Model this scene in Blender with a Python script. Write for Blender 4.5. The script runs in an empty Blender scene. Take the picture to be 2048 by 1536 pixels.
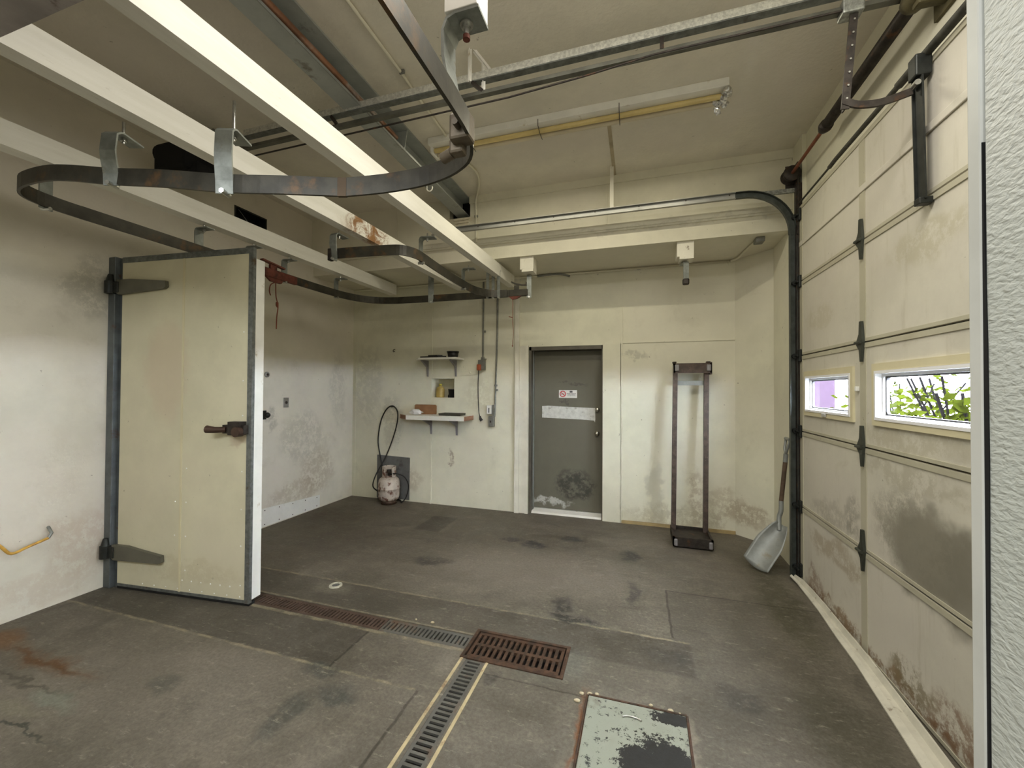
import bpy, bmesh, math, random
from mathutils import Vector, Matrix
from math import sin, cos, pi, radians, sqrt
random.seed(7)
S = bpy.context.scene
COL = S.collection

# ------------------------------------------------------------------ camera
F = 807.0
YAW, PITCH, ROLL = .304216, .0132862, -.0057378
fwd = Vector((-sin(YAW)*cos(PITCH), cos(YAW)*cos(PITCH), sin(PITCH)))
rgt = Vector((cos(YAW), sin(YAW), 0)); dwn = fwd.cross(rgt)
r2 = rgt*cos(ROLL)+dwn*sin(ROLL); d2 = dwn*cos(ROLL)-rgt*sin(ROLL)
cam = bpy.data.cameras.new('camera'); camo = bpy.data.objects.new('camera', cam); COL.objects.link(camo)
camo.matrix_world = Matrix(((r2.x, -d2.x, -fwd.x, 0), (r2.y, -d2.y, -fwd.y, 0), (r2.z, -d2.z, -fwd.z, 1.55), (0, 0, 0, 1)))
cam.sensor_width = 36; cam.lens = F/2048*36; cam.clip_start = .02; cam.clip_end = 200
S.camera = camo

# ------------------------------------------------------------------ world, lights, exposure
S.view_settings.view_transform = 'Standard'; S.view_settings.look = 'None'
S.view_settings.gamma = 1; S.view_settings.exposure = .42
S.cycles.max_bounces = 10; S.cycles.diffuse_bounces = 7; S.cycles.sample_clamp_indirect = 6
W = bpy.data.worlds.new('sky'); S.world = W; W.use_nodes = True
bg = W.node_tree.nodes['Background']; bg.inputs[0].default_value = (.76, .88, 1, 1); bg.inputs[1].default_value = 75

def area(name, loc, target, sx, sy, power, col):
    l = bpy.data.lights.new(name, 'AREA'); l.shape = 'RECTANGLE'; l.size = sx; l.size_y = sy; l.energy = power; l.color = col
    o = bpy.data.objects.new(name, l); COL.objects.link(o); o.location = loc
    d = Vector(target)-Vector(loc); o.rotation_euler = d.to_track_quat('-Z', 'Y').to_euler(); return o
# tube fixture of this room, above the opening (its housing is built below)
area('ceiling_lamp_light', (.0, 1.35, 3.56), (.0, 1.35, 0), 2.2, .60, 42, (1, .965, .88))
# the weak yellow tube fixture further in
area('far_lamp_light', (-.56, 3.12, 3.57), (-.56, 3.12, 0), 2.2, .05, 16, (1, .93, .72))
# lamp of the room the camera stands in
area('passage_lamp_light', (-1.2, -1.2, 3.35), (-1.2, -1.0, 0), 2.4, 1.2, 92, (.93, .97, 1))

# ------------------------------------------------------------------ mesh helpers
class MB:
    def __init__(s): s.v = []; s.f = []; s.sm = []
    def add(s, vs, fs, smooth=False):
        n = len(s.v); s.v += [Vector(v) for v in vs]
        for f in fs: s.f.append([i+n for i in f]); s.sm.append(smooth)
        return s
    def box(s, x0, x1, y0, y1, z0, z1, b=0):
        if x0 > x1: x0, x1 = x1, x0
        if y0 > y1: y0, y1 = y1, y0
        if z0 > z1: z0, z1 = z1, z0
        if b > 0:
            b = min(b, .45*min(x1-x0, y1-y0, z1-z0))
            bm = bmesh.new(); bmesh.ops.create_cube(bm, size=1)
            for v in bm.verts:
                v.co = Vector((x0+(x1-x0)*(v.co.x+.5), y0+(y1-y0)*(v.co.y+.5), z0+(z1-z0)*(v.co.z+.5)))
            bmesh.ops.bevel(bm, geom=bm.edges[:], offset=b, segments=2, profile=.5, affect='EDGES')
            bm.verts.ensure_lookup_table()
            s.add([v.co.copy() for v in bm.verts], [[v.index for v in f.verts] for f in bm.faces]); bm.free(); return s
        c = [(x, y, z) for z in (z0, z1) for y in (y0, y1) for x in (x0, x1)]
        return s.add(c, [[0, 2, 3, 1], [4, 5, 7, 6], [0, 1, 5, 4], [2, 6, 7, 3], [0, 4, 6, 2], [1, 3, 7, 5]])
    def bar(s, p, q, w, h, up=(0, 0, 1)):
        p, q = Vector(p), Vector(q); d = (q-p).normalized(); up = Vector(up)
        n = d.cross(up).normalized(); u = n.cross(d).normalized()
        vs = [c+n*a*w/2+u*b*h/2 for c in (p, q) for a, b in ((-1, -1), (1, -1), (1, 1), (-1, 1))]
        return s.add(vs, [[0, 1, 2, 3], [7, 6, 5, 4], [0, 4, 5, 1], [1, 5, 6, 2], [2, 6, 7, 3], [3, 7, 4, 0]])
    def tube(s, pts, r, n=10, cap=True, rs=None):
        pts = [Vector(p) for p in pts]; rings = []; ref = None
        for i, p in enumerate(pts):
            a = pts[max(i-1, 0)]; b = pts[min(i+1, len(pts)-1)]; d = (b-a).normalized()
            if ref is None:
                ref = Vector((0, 0, 1)) if abs(d.z) < .9 else Vector((1, 0, 0))
            u = (ref-d*ref.dot(d)).normalized(); w = d.cross(u); ref = u
            rr = rs[i] if rs else r
            rings.append([p+(u*cos(2*pi*k/n)+w*sin(2*pi*k/n))*rr for k in range(n)])
        vs = [v for g in rings for v in g]; fs = []
        for i in range(len(pts)-1):
            for k in range(n):
                fs.append([i*n+k, i*n+(k+1) % n, (i+1)*n+(k+1) % n, (i+1)*n+k])
        s.add(vs, fs, True)
        if cap:
            s.add(rings[0], [list(range(n))[::-1]]); s.add(rings[-1], [list(range(n))])
        return s
    def cyl(s, p, q, r, n=16, r2=None): return s.tube([p, q], r, n, True, [r, r if r2 is None else r2])
    def lathe(s, c, prof, n=28, axis='Z'):
        vs = []; fs = []
        for (r, z) in prof:
            for k in range(n):
                a = 2*pi*k/n
                l = (r*cos(a), r*sin(a), z)
                if axis == 'Y': l = (l[0], l[2], l[1])
                if axis == 'X': l = (l[2], l[0], l[1])
                vs.append((c[0]+l[0], c[1]+l[1], c[2]+l[2]))
        m = len(prof)
        for i in range(m-1):
            for k in range(n): fs.append([i*n+k, i*n+(k+1) % n, (i+1)*n+(k+1) % n, (i+1)*n+k])
        s.add(vs, fs, True)
        return s
    def ribbon(s, pts, w, t):
        """flat bar standing on edge that follows pts; w = height, t = thickness (horizontal)"""
        pts = [Vector(p) for p in pts]; vs = []; fs = []
        for i, p in enumerate(pts):
            a = pts[max(i-1, 0)]; b = pts[min(i+1, len(pts)-1)]; d = b-a; d.z = 0; d.normalize()
            n = Vector((-d.y, d.x, 0))
            for a_, b_ in ((-1, -1), (1, -1), (1, 1), (-1, 1)): vs.append(p+n*a_*t/2+Vector((0, 0, b_*w/2)))
        for i in range(len(pts)-1):
            for k in range(4): fs.append([i*4+k, i*4+(k+1) % 4, (i+1)*4+(k+1) % 4, (i+1)*4+k])
        fs.append([3, 2, 1, 0]); m = 4*(len(pts)-1); fs.append([m, m+1, m+2, m+3])
        return s.add(vs, fs, False)
    def strap(s, pts, n, w, t):
        """bent plate: pts lie in one plane with normal n; w = width along n, t = thickness"""
        pts = [Vector(p) for p in pts]; n = Vector(n).normalized(); vs = []; fs = []
        for i, p in enumerate(pts):
            a = pts[max(i-1, 0)]; b = pts[min(i+1, len(pts)-1)]; d = (b-a).normalized(); u = d.cross(n)
            for a_, b_ in ((-1, -1), (1, -1), (1, 1), (-1, 1)): vs.append(p+n*a_*w/2+u*b_*t/2)
        for i in range(len(pts)-1):
            for k in range(4): fs.append([i*4+k, i*4+(k+1) % 4, (i+1)*4+(k+1) % 4, (i+1)*4+k])
        fs.append([3, 2, 1, 0]); m = 4*(len(pts)-1); fs.append([m, m+1, m+2, m+3])
        return s.add(vs, fs, False)
    def prism(s, outline, axis, a, b):
        """outline in the two other axes, extruded along axis from a to b"""
        n = len(outline)
        def P3(p, v):
            return {'X': (v, p[0], p[1]), 'Y': (p[0], v, p[1]), 'Z': (p[0], p[1], v)}[axis]
        vs = [P3(p, a) for p in outline]+[P3(p, b) for p in outline]
        fs = [list(range(n)), list(range(2*n-1, n-1, -1))]+[[i, i+n, (i+1) % n+n, (i+1) % n] for i in range(n)]
        return s.add(vs, fs)
    def walls(s, axis, p0, p1, u0, u1, v0, v1, holes=()):
        us = sorted(set([u0, u1]+[h[i] for h in holes for i in (0, 1)])); vs_ = sorted(set([v0, v1]+[h[i] for h in holes for i in (2, 3)]))
        for i in range(len(us)-1):
            for j in range(len(vs_)-1):
                a, b, c, d = us[i], us[i+1], vs_[j], vs_[j+1]
                if a < u0 or b > u1 or c < v0 or d > v1: continue
                if any(h[0] <= a and b <= h[1] and h[2] <= c and d <= h[3] for h in holes): continue
                if axis == 'Y': s.box(a, b, p0, p1, c, d)
                elif axis == 'X': s.box(p0, p1, a, b, c, d)
                else: s.box(a, b, c, d, p0, p1)
        return s

def rootloc(o):
    p = Vector((0, 0, 0))
    while o is not None: p += o.location; o = o.parent
    return p
def obj(name, mb, mat, parent=None, label=None, fixn=True):
    me = bpy.data.meshes.new(name); base = rootloc(parent)
    if parent is None:
        xs = [v.x for v in mb.v]; ys = [v.y for v in mb.v]; zs = [v.z for v in mb.v]
        base = Vector(((min(xs)+max(xs))/2, (min(ys)+max(ys))/2, min(zs)))
    me.from_pydata([v-base for v in mb.v], [], mb.f)
    me.polygons.foreach_set('use_smooth', mb.sm)
    if fixn:
        bm = bmesh.new(); bm.from_mesh(me); bmesh.ops.recalc_face_normals(bm, faces=bm.faces[:]); bm.to_mesh(me); bm.free()
    me.materials.append(mat); me.update()
    o = bpy.data.objects.new(name, me); COL.objects.link(o)
    if parent is None: o.location = base
    else: o.parent = parent
    if label: o['label'] = label
    return o
def tag(o, label, cat, group=None, kind=None):
    o['label'] = label; o['category'] = cat
    if group: o['group'] = group
    if kind: o['kind'] = kind
    return o
def struct(o, label=None, cat=None):
    o['kind'] = 'structure'
    if label: o['label'] = label
    if cat: o['category'] = cat
    return o
def thing(name, label, cat, loc=(0, 0, 0), group=None):
    o = bpy.data.objects.new(name, None); COL.objects.link(o); o.location = loc; o.empty_display_size = .05
    o['label'] = label; o['category'] = cat
    if group: o['group'] = group
    return o
def smooth_path(pts, k=6):
    """Catmull-Rom through pts"""
    P = [Vector(p) for p in pts]; out = []
    for i in range(len(P)-1):
        a = P[max(i-1, 0)]; b = P[i]; c = P[i+1]; d = P[min(i+2, len(P)-1)]
        for j in range(k):
            t = j/k
            out.append(.5*((2*b)+(c-a)*t+(2*a-5*b+4*c-d)*t*t+(3*b-a-3*c+d)*t**3))
    out.append(P[-1]); return out

# ------------------------------------------------------------------ materials
class NT:
    def __init__(s, name):
        s.m = bpy.data.materials.new(name); s.m.use_nodes = True; s.t = s.m.node_tree; s.n = s.t.nodes
        s.b = s.n['Principled BSDF']; s.pos = s.n.new('ShaderNodeNewGeometry').outputs['Position']
    def lk(s, a, b): s.t.links.new(a, b)
    def put(s, sock, v):
        if isinstance(v, bpy.types.NodeSocket): s.lk(v, sock)
        elif isinstance(v, (tuple, list)) and len(v) == 3 and sock.type == 'RGBA': sock.default_value = (*v, 1)
        else: sock.default_value = v
    def math(s, op, a, b=0, clamp=False):
        n = s.n.new('ShaderNodeMath'); n.operation = op; n.use_clamp = clamp; s.put(n.inputs[0], a); s.put(n.inputs[1], b); return n.outputs[0]
    def vmath(s, op, a, b=(0, 0, 0)):
        n = s.n.new('ShaderNodeVectorMath'); n.operation = op; s.put(n.inputs[0], a); s.put(n.inputs[1], b)
        return n.outputs['Value'] if op in ('LENGTH', 'DOT_PRODUCT') else n.outputs[0]
    def noise(s, scale, detail=4, rough=.55, vec=None, col=False, dist=0, stretch=None):
        n = s.n.new('ShaderNodeTexNoise'); n.inputs['Scale'].default_value = scale; n.inputs['Detail'].default_value = detail
        n.inputs['Roughness'].default_value = rough; n.inputs['Distortion'].default_value = dist
        v = vec if vec is not None else s.pos
        if stretch: v = s.vmath('MULTIPLY', v, stretch)
        s.lk(v, n.inputs['Vector']); return n.outputs['Color' if col else 'Fac']
    def ramp(s, x, a, b, lo=0., hi=1.):
        n = s.n.new('ShaderNodeMapRange'); n.interpolation_type = 'SMOOTHSTEP'
        for i, v in enumerate((x, a, b, lo, hi)): s.put(n.inputs[i], v)
        return n.outputs[0]
    def mix(s, f, a, b, mode='MIX'):
        n = s.n.new('ShaderNodeMix'); n.data_type = 'RGBA'; n.blend_type = mode
        s.put(n.inputs[0], f); s.put(n.inputs[6], a); s.put(n.inputs[7], b); return n.outputs[2]
    def warp(s, amp, scale):
        n = s.noise(scale, 3, .6, col=True); o = s.vmath('SUBTRACT', n, (.5, .5, .5)); o = s.vmath('MULTIPLY', o, (amp*2,)*3)
        return s.vmath('ADD', s.pos, o)
    def blob(s, vec, c, r, soft=.5):
        d = s.vmath('SUBTRACT', vec, c); d = s.vmath('DIVIDE', d, r); return s.ramp(s.vmath('LENGTH', d), 1, 1-soft, 0, 1)
    def rect(s, vec, x0, x1, y0, y1, e=.02):
        sp = s.n.new('ShaderNodeSeparateXYZ'); s.lk(vec, sp.inputs[0]); o = None
        for sock, a, b in ((sp.outputs[0], x0, x1), (sp.outputs[1], y0, y1)):
            m = s.math('MULTIPLY', s.ramp(sock, a-e, a+e), s.ramp(sock, b-e, b+e, 1, 0)); o = m if o is None else s.math('MULTIPLY', o, m)
        return o
    def bump(s, h, strength, dist=.01):
        n = s.n.new('ShaderNodeBump'); n.inputs['Strength'].default_value = strength; n.inputs['Distance'].default_value = dist
        s.lk(h, n.inputs['Height']); s.lk(n.outputs[0], s.b.inputs['Normal'])
    def out(s, col, rough=.6, metal=0., spec=.4):
        s.put(s.b.inputs['Base Color'], col); s.put(s.b.inputs['Roughness'], rough); s.put(s.b.inputs['Metallic'], metal)
        s.b.inputs['Specular IOR Level'].default_value = spec; return s.m

def lin(r, g, b):
    f = lambda c: ((c/255+.055)/1.055)**2.4 if c > 10 else c/255/12.92
    return (f(r), f(g), f(b))
def simple(name, c, rough=.6, metal=0., var=.15, scale=6., stain=None, st=.62, ss=9., bump=0., bs=60., spec=.4, soft=.08):
    t = NT(name); n = t.noise(scale, 5, .6)
    a = tuple(x*(1-var) for x in c); b = tuple(min(1, x*(1+var)) for x in c)
    col = t.mix(t.ramp(n, .3, .7), a, b)
    if stain: col = t.mix(t.ramp(t.noise(ss, 6, .65), st-soft, st+soft), col, stain)
    if bump: t.bump(t.noise(bs, 4, .6), bump, .004)
    return t.out(col, rough, metal, spec)

CREAM = (.75, .73, .585)
def wallmat(name, base, blobs=(), grime=.25, bump=.12, bs=45., stain=(.34, .30, .20), rough=.55, streak=0.):
    t = NT(name)
    n1 = t.noise(1.7, 6, .66); col = t.mix(t.ramp(n1, .32, .68), tuple(x*.90 for x in base), tuple(x*1.05 for x in base))
    col = t.mix(t.ramp(t.noise(.9, 4, .6), .4, .65, 0, .55), col, (base[0]*.96, base[1]*.93, base[2]*.98))
    n2 = t.noise(3.1, 8, .7, dist=.4); col = t.mix(t.ramp(n2, .55, .78, 0, grime), col, stain)
    n3 = t.noise(22, 3, .6); col = t.mix(t.ramp(n3, .715, .75, 0, .55), col, (.2, .17, .12))
    if streak:
        n4 = t.noise(2.2, 5, .7, stretch=(5, 5, .5)); col = t.mix(t.ramp(n4, .55, .75, 0, streak), col, stain)
    if blobs:
        w = t.warp(.13, 6.); fine = t.ramp(t.noise(13, 8, .8), .40, .54)
        for c, r, cc, st, *rest in blobs:
            m = t.blob(w, c, r, .5)
            if rest: m = t.math('MULTIPLY', m, fine)
            col = t.mix(t.math('MULTIPLY', m, st), col, cc)
    t.bump(t.noise(bs, 3, .5), bump, .004)
    return t.out(col, rough, 0, .35)

BR = (.30, .22, .13); GY = (.30, .29, .24); RU = (.17, .075, .028)
m_wall = wallmat('painted_panel_wall', CREAM, [
    ((.18, 4.9, .30), (.10, .3, .55), GY, .35), ((.60, 4.9, .33), (.10, .3, .45), BR, .45, 1), ((.35, 4.9, .12), (.7, .3, .16), (.42, .38, .26), .5, 1),
    ((.85, 4.9, .3), (.16, .3, .3), BR, .35, 1), ((1.1, 4.8, .25), (.25, .3, .18), BR, .55, 1),
    ((-.05, 4.9, 1.95), (.2, .3, .06), GY, .4, 1), ((-2.4, 4.9, .62), (.05, .2, .15), (.25, .18, .12), .8, 1),
    ((-3.3, 4.9, 1.1), (.22, .3, .5), GY, .35, 1), ((-3.1, 4.9, .3), (.35, .3, .25), BR, .35, 1),
    ((-3.7, 4.9, 1.6), (.3, .3, .8), GY, .25, 1), ((-2.0, 4.9, 1.5), (.25, .3, .3), (.45, .4, .25), .3, 1)], grime=.22)
m_wall_l = wallmat('painted_left_wall', (.72, .68, .57), [
    ((-3.96, 4.25, .5), (.3, .35, .35), BR, .38, 1), ((-3.96, 3.9, .3), (.3, .5, .18), BR, .35, 1), ((-3.96, 4.0, .95), (.3, .45, .4), GY, .35, 1),
    ((-3.96, 4.6, 1.5), (.3, .2, .7), GY, .25, 1), ((-3.96, 1.95, .42), (.3, .3, .28), (.42, .27, .19), .30, 1), ((-3.96, 1.95, 2.3), (.3, .2, .3), GY, .4, 1),
    ((-3.96, 1.7, .15), (.3, .5, .15), (.5, .38, .29), .3, 1), ((-3.96, 3.55, 1.2), (.3, .1, .2), GY, .5, 1)], grime=.25, bump=.2)
m_ceil = wallmat('stippled_ceiling', (.77, .73, .625), [], grime=.18, bump=.8, bs=38., stain=(.4, .36, .26), rough=.8)
m_fascia = wallmat('painted_fascia', (.72, .69, .56), [((.3, 4.1, 3.15), (1.5, .2, .03), GY, .2, 1), ((-1.9, 4.1, 3.4), (.25, .3, .12), (.5, .42, .28), .5, 1)], grime=.15)
m_joist = NT('painted_joist')
n = m_joist.noise(3, 5, .6, stretch=(6, .6, 6)); c = m_joist.mix(m_joist.ramp(n, .3, .7), (.74, .72, .64), (.82, .80, .73))
c = m_joist.mix(m_joist.ramp(m_joist.noise(16, 6, .7, stretch=(3, .7, 3)), .62, .72, 0, .45), c, (.35, .30, .22))
w = m_joist.warp(.08, 7); msk = m_joist.math('MULTIPLY', m_joist.blob(w, (-2.15, 2.86, 2.87), (.14, .38, .16), .5), m_joist.ramp(m_joist.noise(7, 7, .8, dist=.6), .40, .56))
c = m_joist.mix(msk, c, m_joist.mix(m_joist.noise(13, 3, .6), (.36, .19, .07), (.16, .065, .025)))
m_joist.bump(m_joist.noise(40, 3, .5), .1, .003); m_joist = m_joist.out(c, .5)

# floor: worn concrete with patches, joints, shaped stains, a painted pool of window light
t = NT('worn_concrete_floor')
n1 = t.noise(1.1, 6, .62); c = t.mix(t.ramp(n1, .3, .7), (.100, .088, .068), (.168, .148, .118))
c = t.mix(t.ramp(t.noise(5, 8, .72), .45, .72, 0, .55), c, (.215, .190, .150))
c = t.mix(t.ramp(t.noise(2.3, 7, .7, dist=1.2), .55, .7, 0, .5), c, (.075, .068, .052))
c = t.mix(t.ramp(t.noise(1.6, 6, .7, stretch=(.5, 2.2, 1)), .5, .7, 0, .45), c, (.085, .076, .056))
w = t.warp(.012, 9); DK = (.55, .54, .52)
def rmul(c, x0, x1, y0, y1, k, e=.012, tint=(1, 1, 1)):
    return t.mix(t.rect(w, x0, x1, y0, y1, e), c, t.mix(1.0, c, tuple(k*q for q in tint), 'MULTIPLY'))
c = rmul(c, -4.2, .30, 2.385, 2.70, .68)
c = rmul(c, -4.2, -1.64, 1.86, 2.24, .62)
c = rmul(c, -1.64, -1.08, 1.85, 2.24, .9)
c = rmul(c, -2.38, -2.07, 3.96, 4.45, .62)
c = rmul(c, .205, 1.3, 2.0, 3.36, .86)
for a in ((.196, .21, 2.73, 3.36), (.2, 1.2, 3.352, 3.364), (-1.65, -1.635, 1.86, 2.23), (-1.09, -1.075, 1.2, 1.85), (-.95, -.2, 2.07, 2.078)):
    c = rmul(c, *a, .5, .004)
for a in ((-4, -1.1, 1.845, 1.862), (-4, -.97, 2.205, 2.232), (-4, -.97, 2.378, 2.392), (-4, .3, 2.695, 2.712)):
    c = t.mix(t.math('MULTIPLY', t.rect(w, *a, .006), t.ramp(t.noise(8, 5, .7), .4, .6, .1, .7)), c, (.30, .26, .17))
w2 = t.warp(.10, 6); fine = t.ramp(t.noise(15, 6, .8), .36, .50)
BK = (.035, .034, .032); GR = (.05, .055, .048)
for (x, y), (rx, ry), cc, st in [((-.075, 3.93), (.11, .17), BK, .95), ((-1.0, 3.92), (.17, .13), BK, 1.), ((-1.25, 4.0), (.14, .08), BK, .8), ((-.66, 4.2), (.15, .12), BK, .85),
        ((-.043, 3.25), (.07, .26), BK, .85), ((-1.78, 3.28), (.24, .11), BK, .9), ((-.516, 2.93), (.10, .16), BK, .9), ((-.42, 2.76), (.24, .07), BK, .9),
        ((-1.60, 1.53), (.08, .20), GR, .6), ((-1.45, 1.70), (.16, .08), GR, .7), ((-1.66, 1.83), (.14, .08), GR, .7), ((-2.37, 1.5), (.12, .08), GR, .5),
        ((.15, 2.52), (.18, .10), BK, .4), ((.49, 2.28), (.13, .12), BK, .5), ((-.75, 2.05), (.07, .08), BK, .6), ((1.0, 3.4), (.2, .8), (.06, .056, .03), .6), ((1.05, 4.1), (.3, .35), (.07, .06, .035), .6),
        ((.9, 2.2), (.25, .5), (.05, .048, .03), .5), ((-3.5, 4.1), (.5, .6), (.07, .055, .035), .55), ((-2.9, 3.5), (.6, .5), (.075, .062, .045), .5)]:
    c = t.mix(t.math('MULTIPLY', t.math('MULTIPLY', t.blob(w2, (x, y, 0), (rx, ry, 1), .6), fine), st), c, cc)
for (x, y), (rx, ry), cc, st in [((-3.2, 1.40), (.52, .032), (.085, .036, .010), .95), ((-3.2, 1.40), (.60, .08), (.12, .065, .03), .5), ((-3.75, 1.45), (.3, .12), (.16, .08, .03), .8), ((-2.75, 1.25), (.22, .06), (.20, .23, .18), .45), ((-3.0, 1.16), (.5, .05), (.2, .19, .13), .45), ((-2.75, 1.10), (.5, .012), (.035, .04, .03), .8), ((-3.1, 1.28), (.5, .02), (.05, .045, .03), .6), ((-2.28, 2.6), (.25, .13), (.2, .18, .14), .5), ((-.5, 2.30), (.35, .25), (.13, .14, .12), .4), ((-.25, 1.85), (.03, .35), (.2, .08, .03), .7), ((.22, 1.9), (.05, .3), (.3, .26, .2), .5), ((-.9, 3.4), (1.2, .6), (.22, .19, .155), .55)]:  # last entry: window light on the floor centre, painted as a paler tone
    c = t.mix(t.math('MULTIPLY', t.blob(w2, (x, y, 0), (rx, ry, 1), .7), st), c, cc)
c = t.mix(t.ramp(t.noise(70, 2, .5), .77, .80, 0, .9), c, (.4, .37, .3))
c = t.mix(t.ramp(t.noise(55, 4, .75), .35, .65, .0, .60), c, t.mix(1.0, c, (.58, .56, .52), 'MULTIPLY'))
c = t.mix(t.ramp(t.noise(24, 8, .8, stretch=(.5, 1.5, 1)), .55, .68, 0, .6), c, (.30, .27, .22))
t.bump(t.noise(26, 7, .7), .34, .006)
m_floor = t.out(c, t.ramp(t.noise(2.2, 5, .7), .3, .7, .42, .72), 0, .35)

# garage door paint, worn near the bottom
SC = (.20, .185, .145)
m_gdoor = wallmat('garage_door_panel', (.62, .59, .50), [
    ((1.27, 2.35, .80), (.3, .42, .27), SC, .9), ((1.27, 2.0, .75), (.3, .5, .30), SC, .8), ((1.27, 2.48, .84), (.3, .40, .30), (.26, .24, .19), .7, 1), ((1.27, 2.5, 1.12), (.3, .5, .07), (.40, .37, .28), .6, 1), ((1.27, 3.05, .80), (.3, .12, .16), SC, .5, 1), ((1.27, 3.3, .70), (.3, .5, .12), SC, .35, 1),
    ((1.27, 3.3, .45), (.3, .5, .1), (.32, .25, .15), .55, 1), ((1.27, 2.9, .06), (.3, 1.1, .07), (.20, .11, .04), .8, 1), ((1.27, 2.15, .12), (.3, .3, .15), RU, .7, 1), ((1.27, 3.6, .1), (.3, .2, .14), RU, .6, 1),
    ((1.27, 2.5, .15), (.3, .2, .10), (.16, .12, .05), .7, 1), ((1.27, 2.5, 1.3), (.3, .6, .1), (.42, .38, .27), .5, 1), ((1.27, 2.35, 2.25), (.3, .35, .13), (.42, .38, .25), .45, 1), ((1.27, 3.5, 2.1), (.3, .3, .1), (.42, .38, .25), .35, 1)],
    grime=.55, bump=.15, stain=(.36, .32, .22), rough=.5, streak=.35)
m_gtrim = wallmat('garage_door_painted_strip', (.47, .445, .335), [], grime=.35, bump=.08, stain=(.3, .26, .17))
m_winframe = wallmat('cream_window_surround', (.66, .60, .40), [], grime=.1, bump=.03)
m_white = simple('white_painted_metal', (.80, .79, .74), .4, var=.05, stain=(.45, .38, .26), st=.70, ss=12)
m_whitew = simple('white_painted_wood', (.74, .71, .61), .5, var=.06, stain=(.3, .25, .18), st=.70, ss=16, bump=.1)
m_fdoor = wallmat('cooler_door_skin', (.64, .60, .43), [((-3.2, 2.13, .2), (.7, .3, .12), (.5, .44, .28), .4, 1), ((-2.72, 2.15, 1.18), (.12, .3, .08), (.42, .30, .2), .5), ((-3.4, 2.13, 1.7), (.25, .3, .5), (.55, .42, .30), .4)], grime=.12, bump=.04, stain=(.45, .41, .28), rough=.42)
m_galv = simple('galvanized_steel', (.30, .31, .29), .45, .75, var=.35, scale=55., stain=(.2, .13, .07), st=.70, ss=14)
m_galvd = simple('dull_galvanized_trim', (.17, .18, .17), .5, .5, var=.25, scale=30., stain=(.10, .07, .04), st=.66, ss=7)
m_galvb = simple('spangled_galvanized_steel', (.60, .60, .55), .42, .45, var=.22, scale=60.)
m_rail = simple('oiled_steel_rail', (.052, .048, .037), .45, .3, var=.3, scale=9., stain=(.13, .075, .035), st=.62, ss=6, bump=.1)
m_strapm = simple('zinc_plated_strap', (.25, .265, .245), .5, .55, var=.2, scale=18., stain=(.16, .12, .06), st=.68, ss=14)
m_bolt = simple('steel_bolt', (.5, .5, .47), .3, .9, var=.2, scale=30.)
m_dark = simple('dark_grimy_steel', (.040, .033, .028), .5, .5, var=.35, scale=22., stain=(.10, .05, .025), st=.64, ss=16, bump=.2)
m_black = simple('black_painted_steel', (.022, .024, .022), .42, .3, var=.3, scale=20., stain=(.07, .05, .03), st=.70)
m_red = simple('rusty_red_steel', (.15, .045, .03), .6, .3, var=.3, scale=20., stain=(.07, .03, .02), st=.6)
m_cord = simple('red_brown_cord', (.20, .06, .035), .8, var=.2)
m_copper = simple('rusty_conduit_pipe', (.30, .15, .09), .42, .4, var=.3, scale=8., stain=(.42, .38, .36), st=.55, ss=2.5)
m_steelb = simple('blue_grey_steel_beam', (.36, .38, .36), .55, .1, var=.12, scale=5., stain=(.16, .15, .12), st=.66, ss=5)
m_rack = simple('brown_rusty_rack_steel', (.085, .062, .050), .5, .4, var=.3, scale=18., stain=(.16, .12, .10), st=.66, ss=25)
m_alu = simple('worn_aluminium', (.27, .28, .265), .5, .35, var=.15, scale=9., stain=(.25, .23, .18), st=.64)
m_wood = simple('brown_shovel_grip', (.095, .062, .040), .6, var=.25, scale=15.)
m_iron = simple('rusty_cast_iron', (.078, .044, .028), .6, .35, var=.35, scale=22., stain=(.05, .035, .025), st=.56, ss=20, bump=.3)
m_plast = simple('grey_drain_grate', (.098, .094, .082), .55, .1, var=.2, scale=8., stain=(.10, .055, .03), st=.60, ss=4)
m_drainr = simple('brown_drain_grate', (.075, .048, .036), .6, .2, var=.25, scale=12.)
m_yel = simple('yellowed_frame_edge', (.42, .34, .20), .5, var=.15, scale=12., stain=(.2, .13, .07), st=.62)
m_pit = simple('drain_pit', (.012, .011, .010), .9, var=.2)
m_black0 = simple('black_void', (.006, .006, .006), .9, var=.2)
m_tank = simple('rust_stained_white_cylinder', (.52, .46, .40), .5, .1, var=.15, scale=10., stain=(.15, .07, .045), st=.56, ss=14, soft=.06, bump=.1)
m_hose = simple('black_rubber_hose', (.012, .012, .012), .45, var=.2)
m_greyp = simple('grey_wall_patch', (.13, .13, .125), .6, var=.12, scale=5., stain=(.08, .075, .07), st=.6)
m_tubey = simple('yellowed_lamp_tube', (.66, .52, .22), .25, var=.12, scale=4., spec=.6)
m_tubec = simple('cream_lamp_tube', (.62, .55, .40), .3, var=.1, scale=4., spec=.6)
m_orange = simple('orange_yellow_pipe_paint', (.62, .36, .07), .4, var=.2, scale=20., stain=(.3, .15, .05), st=.66)
m_card = simple('brown_board', (.27, .14, .065), .6, var=.12, scale=10.)
m_edge = simple('particleboard_edge', (.30, .16, .10), .7, var=.2, scale=30.)
m_bracket = simple('grey_shelf_bracket', (.26, .25, .26), .45, .3, var=.1)
m_paper = simple('crumpled_white_paper', (.72, .72, .72), .8, var=.08)
m_tray = simple('dark_grey_tray', (.075, .07, .055), .5, .3, var=.2)
m_bottle = simple('yellow_brown_plastic', (.45, .33, .10), .35, var=.2, scale=9.)
m_box = simple('grey_electrical_box', (.22, .22, .20), .5, .5, var=.2, scale=16.)
m_redbox = simple('orange_red_plug', (.42, .10, .035), .5, var=.2)
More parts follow.
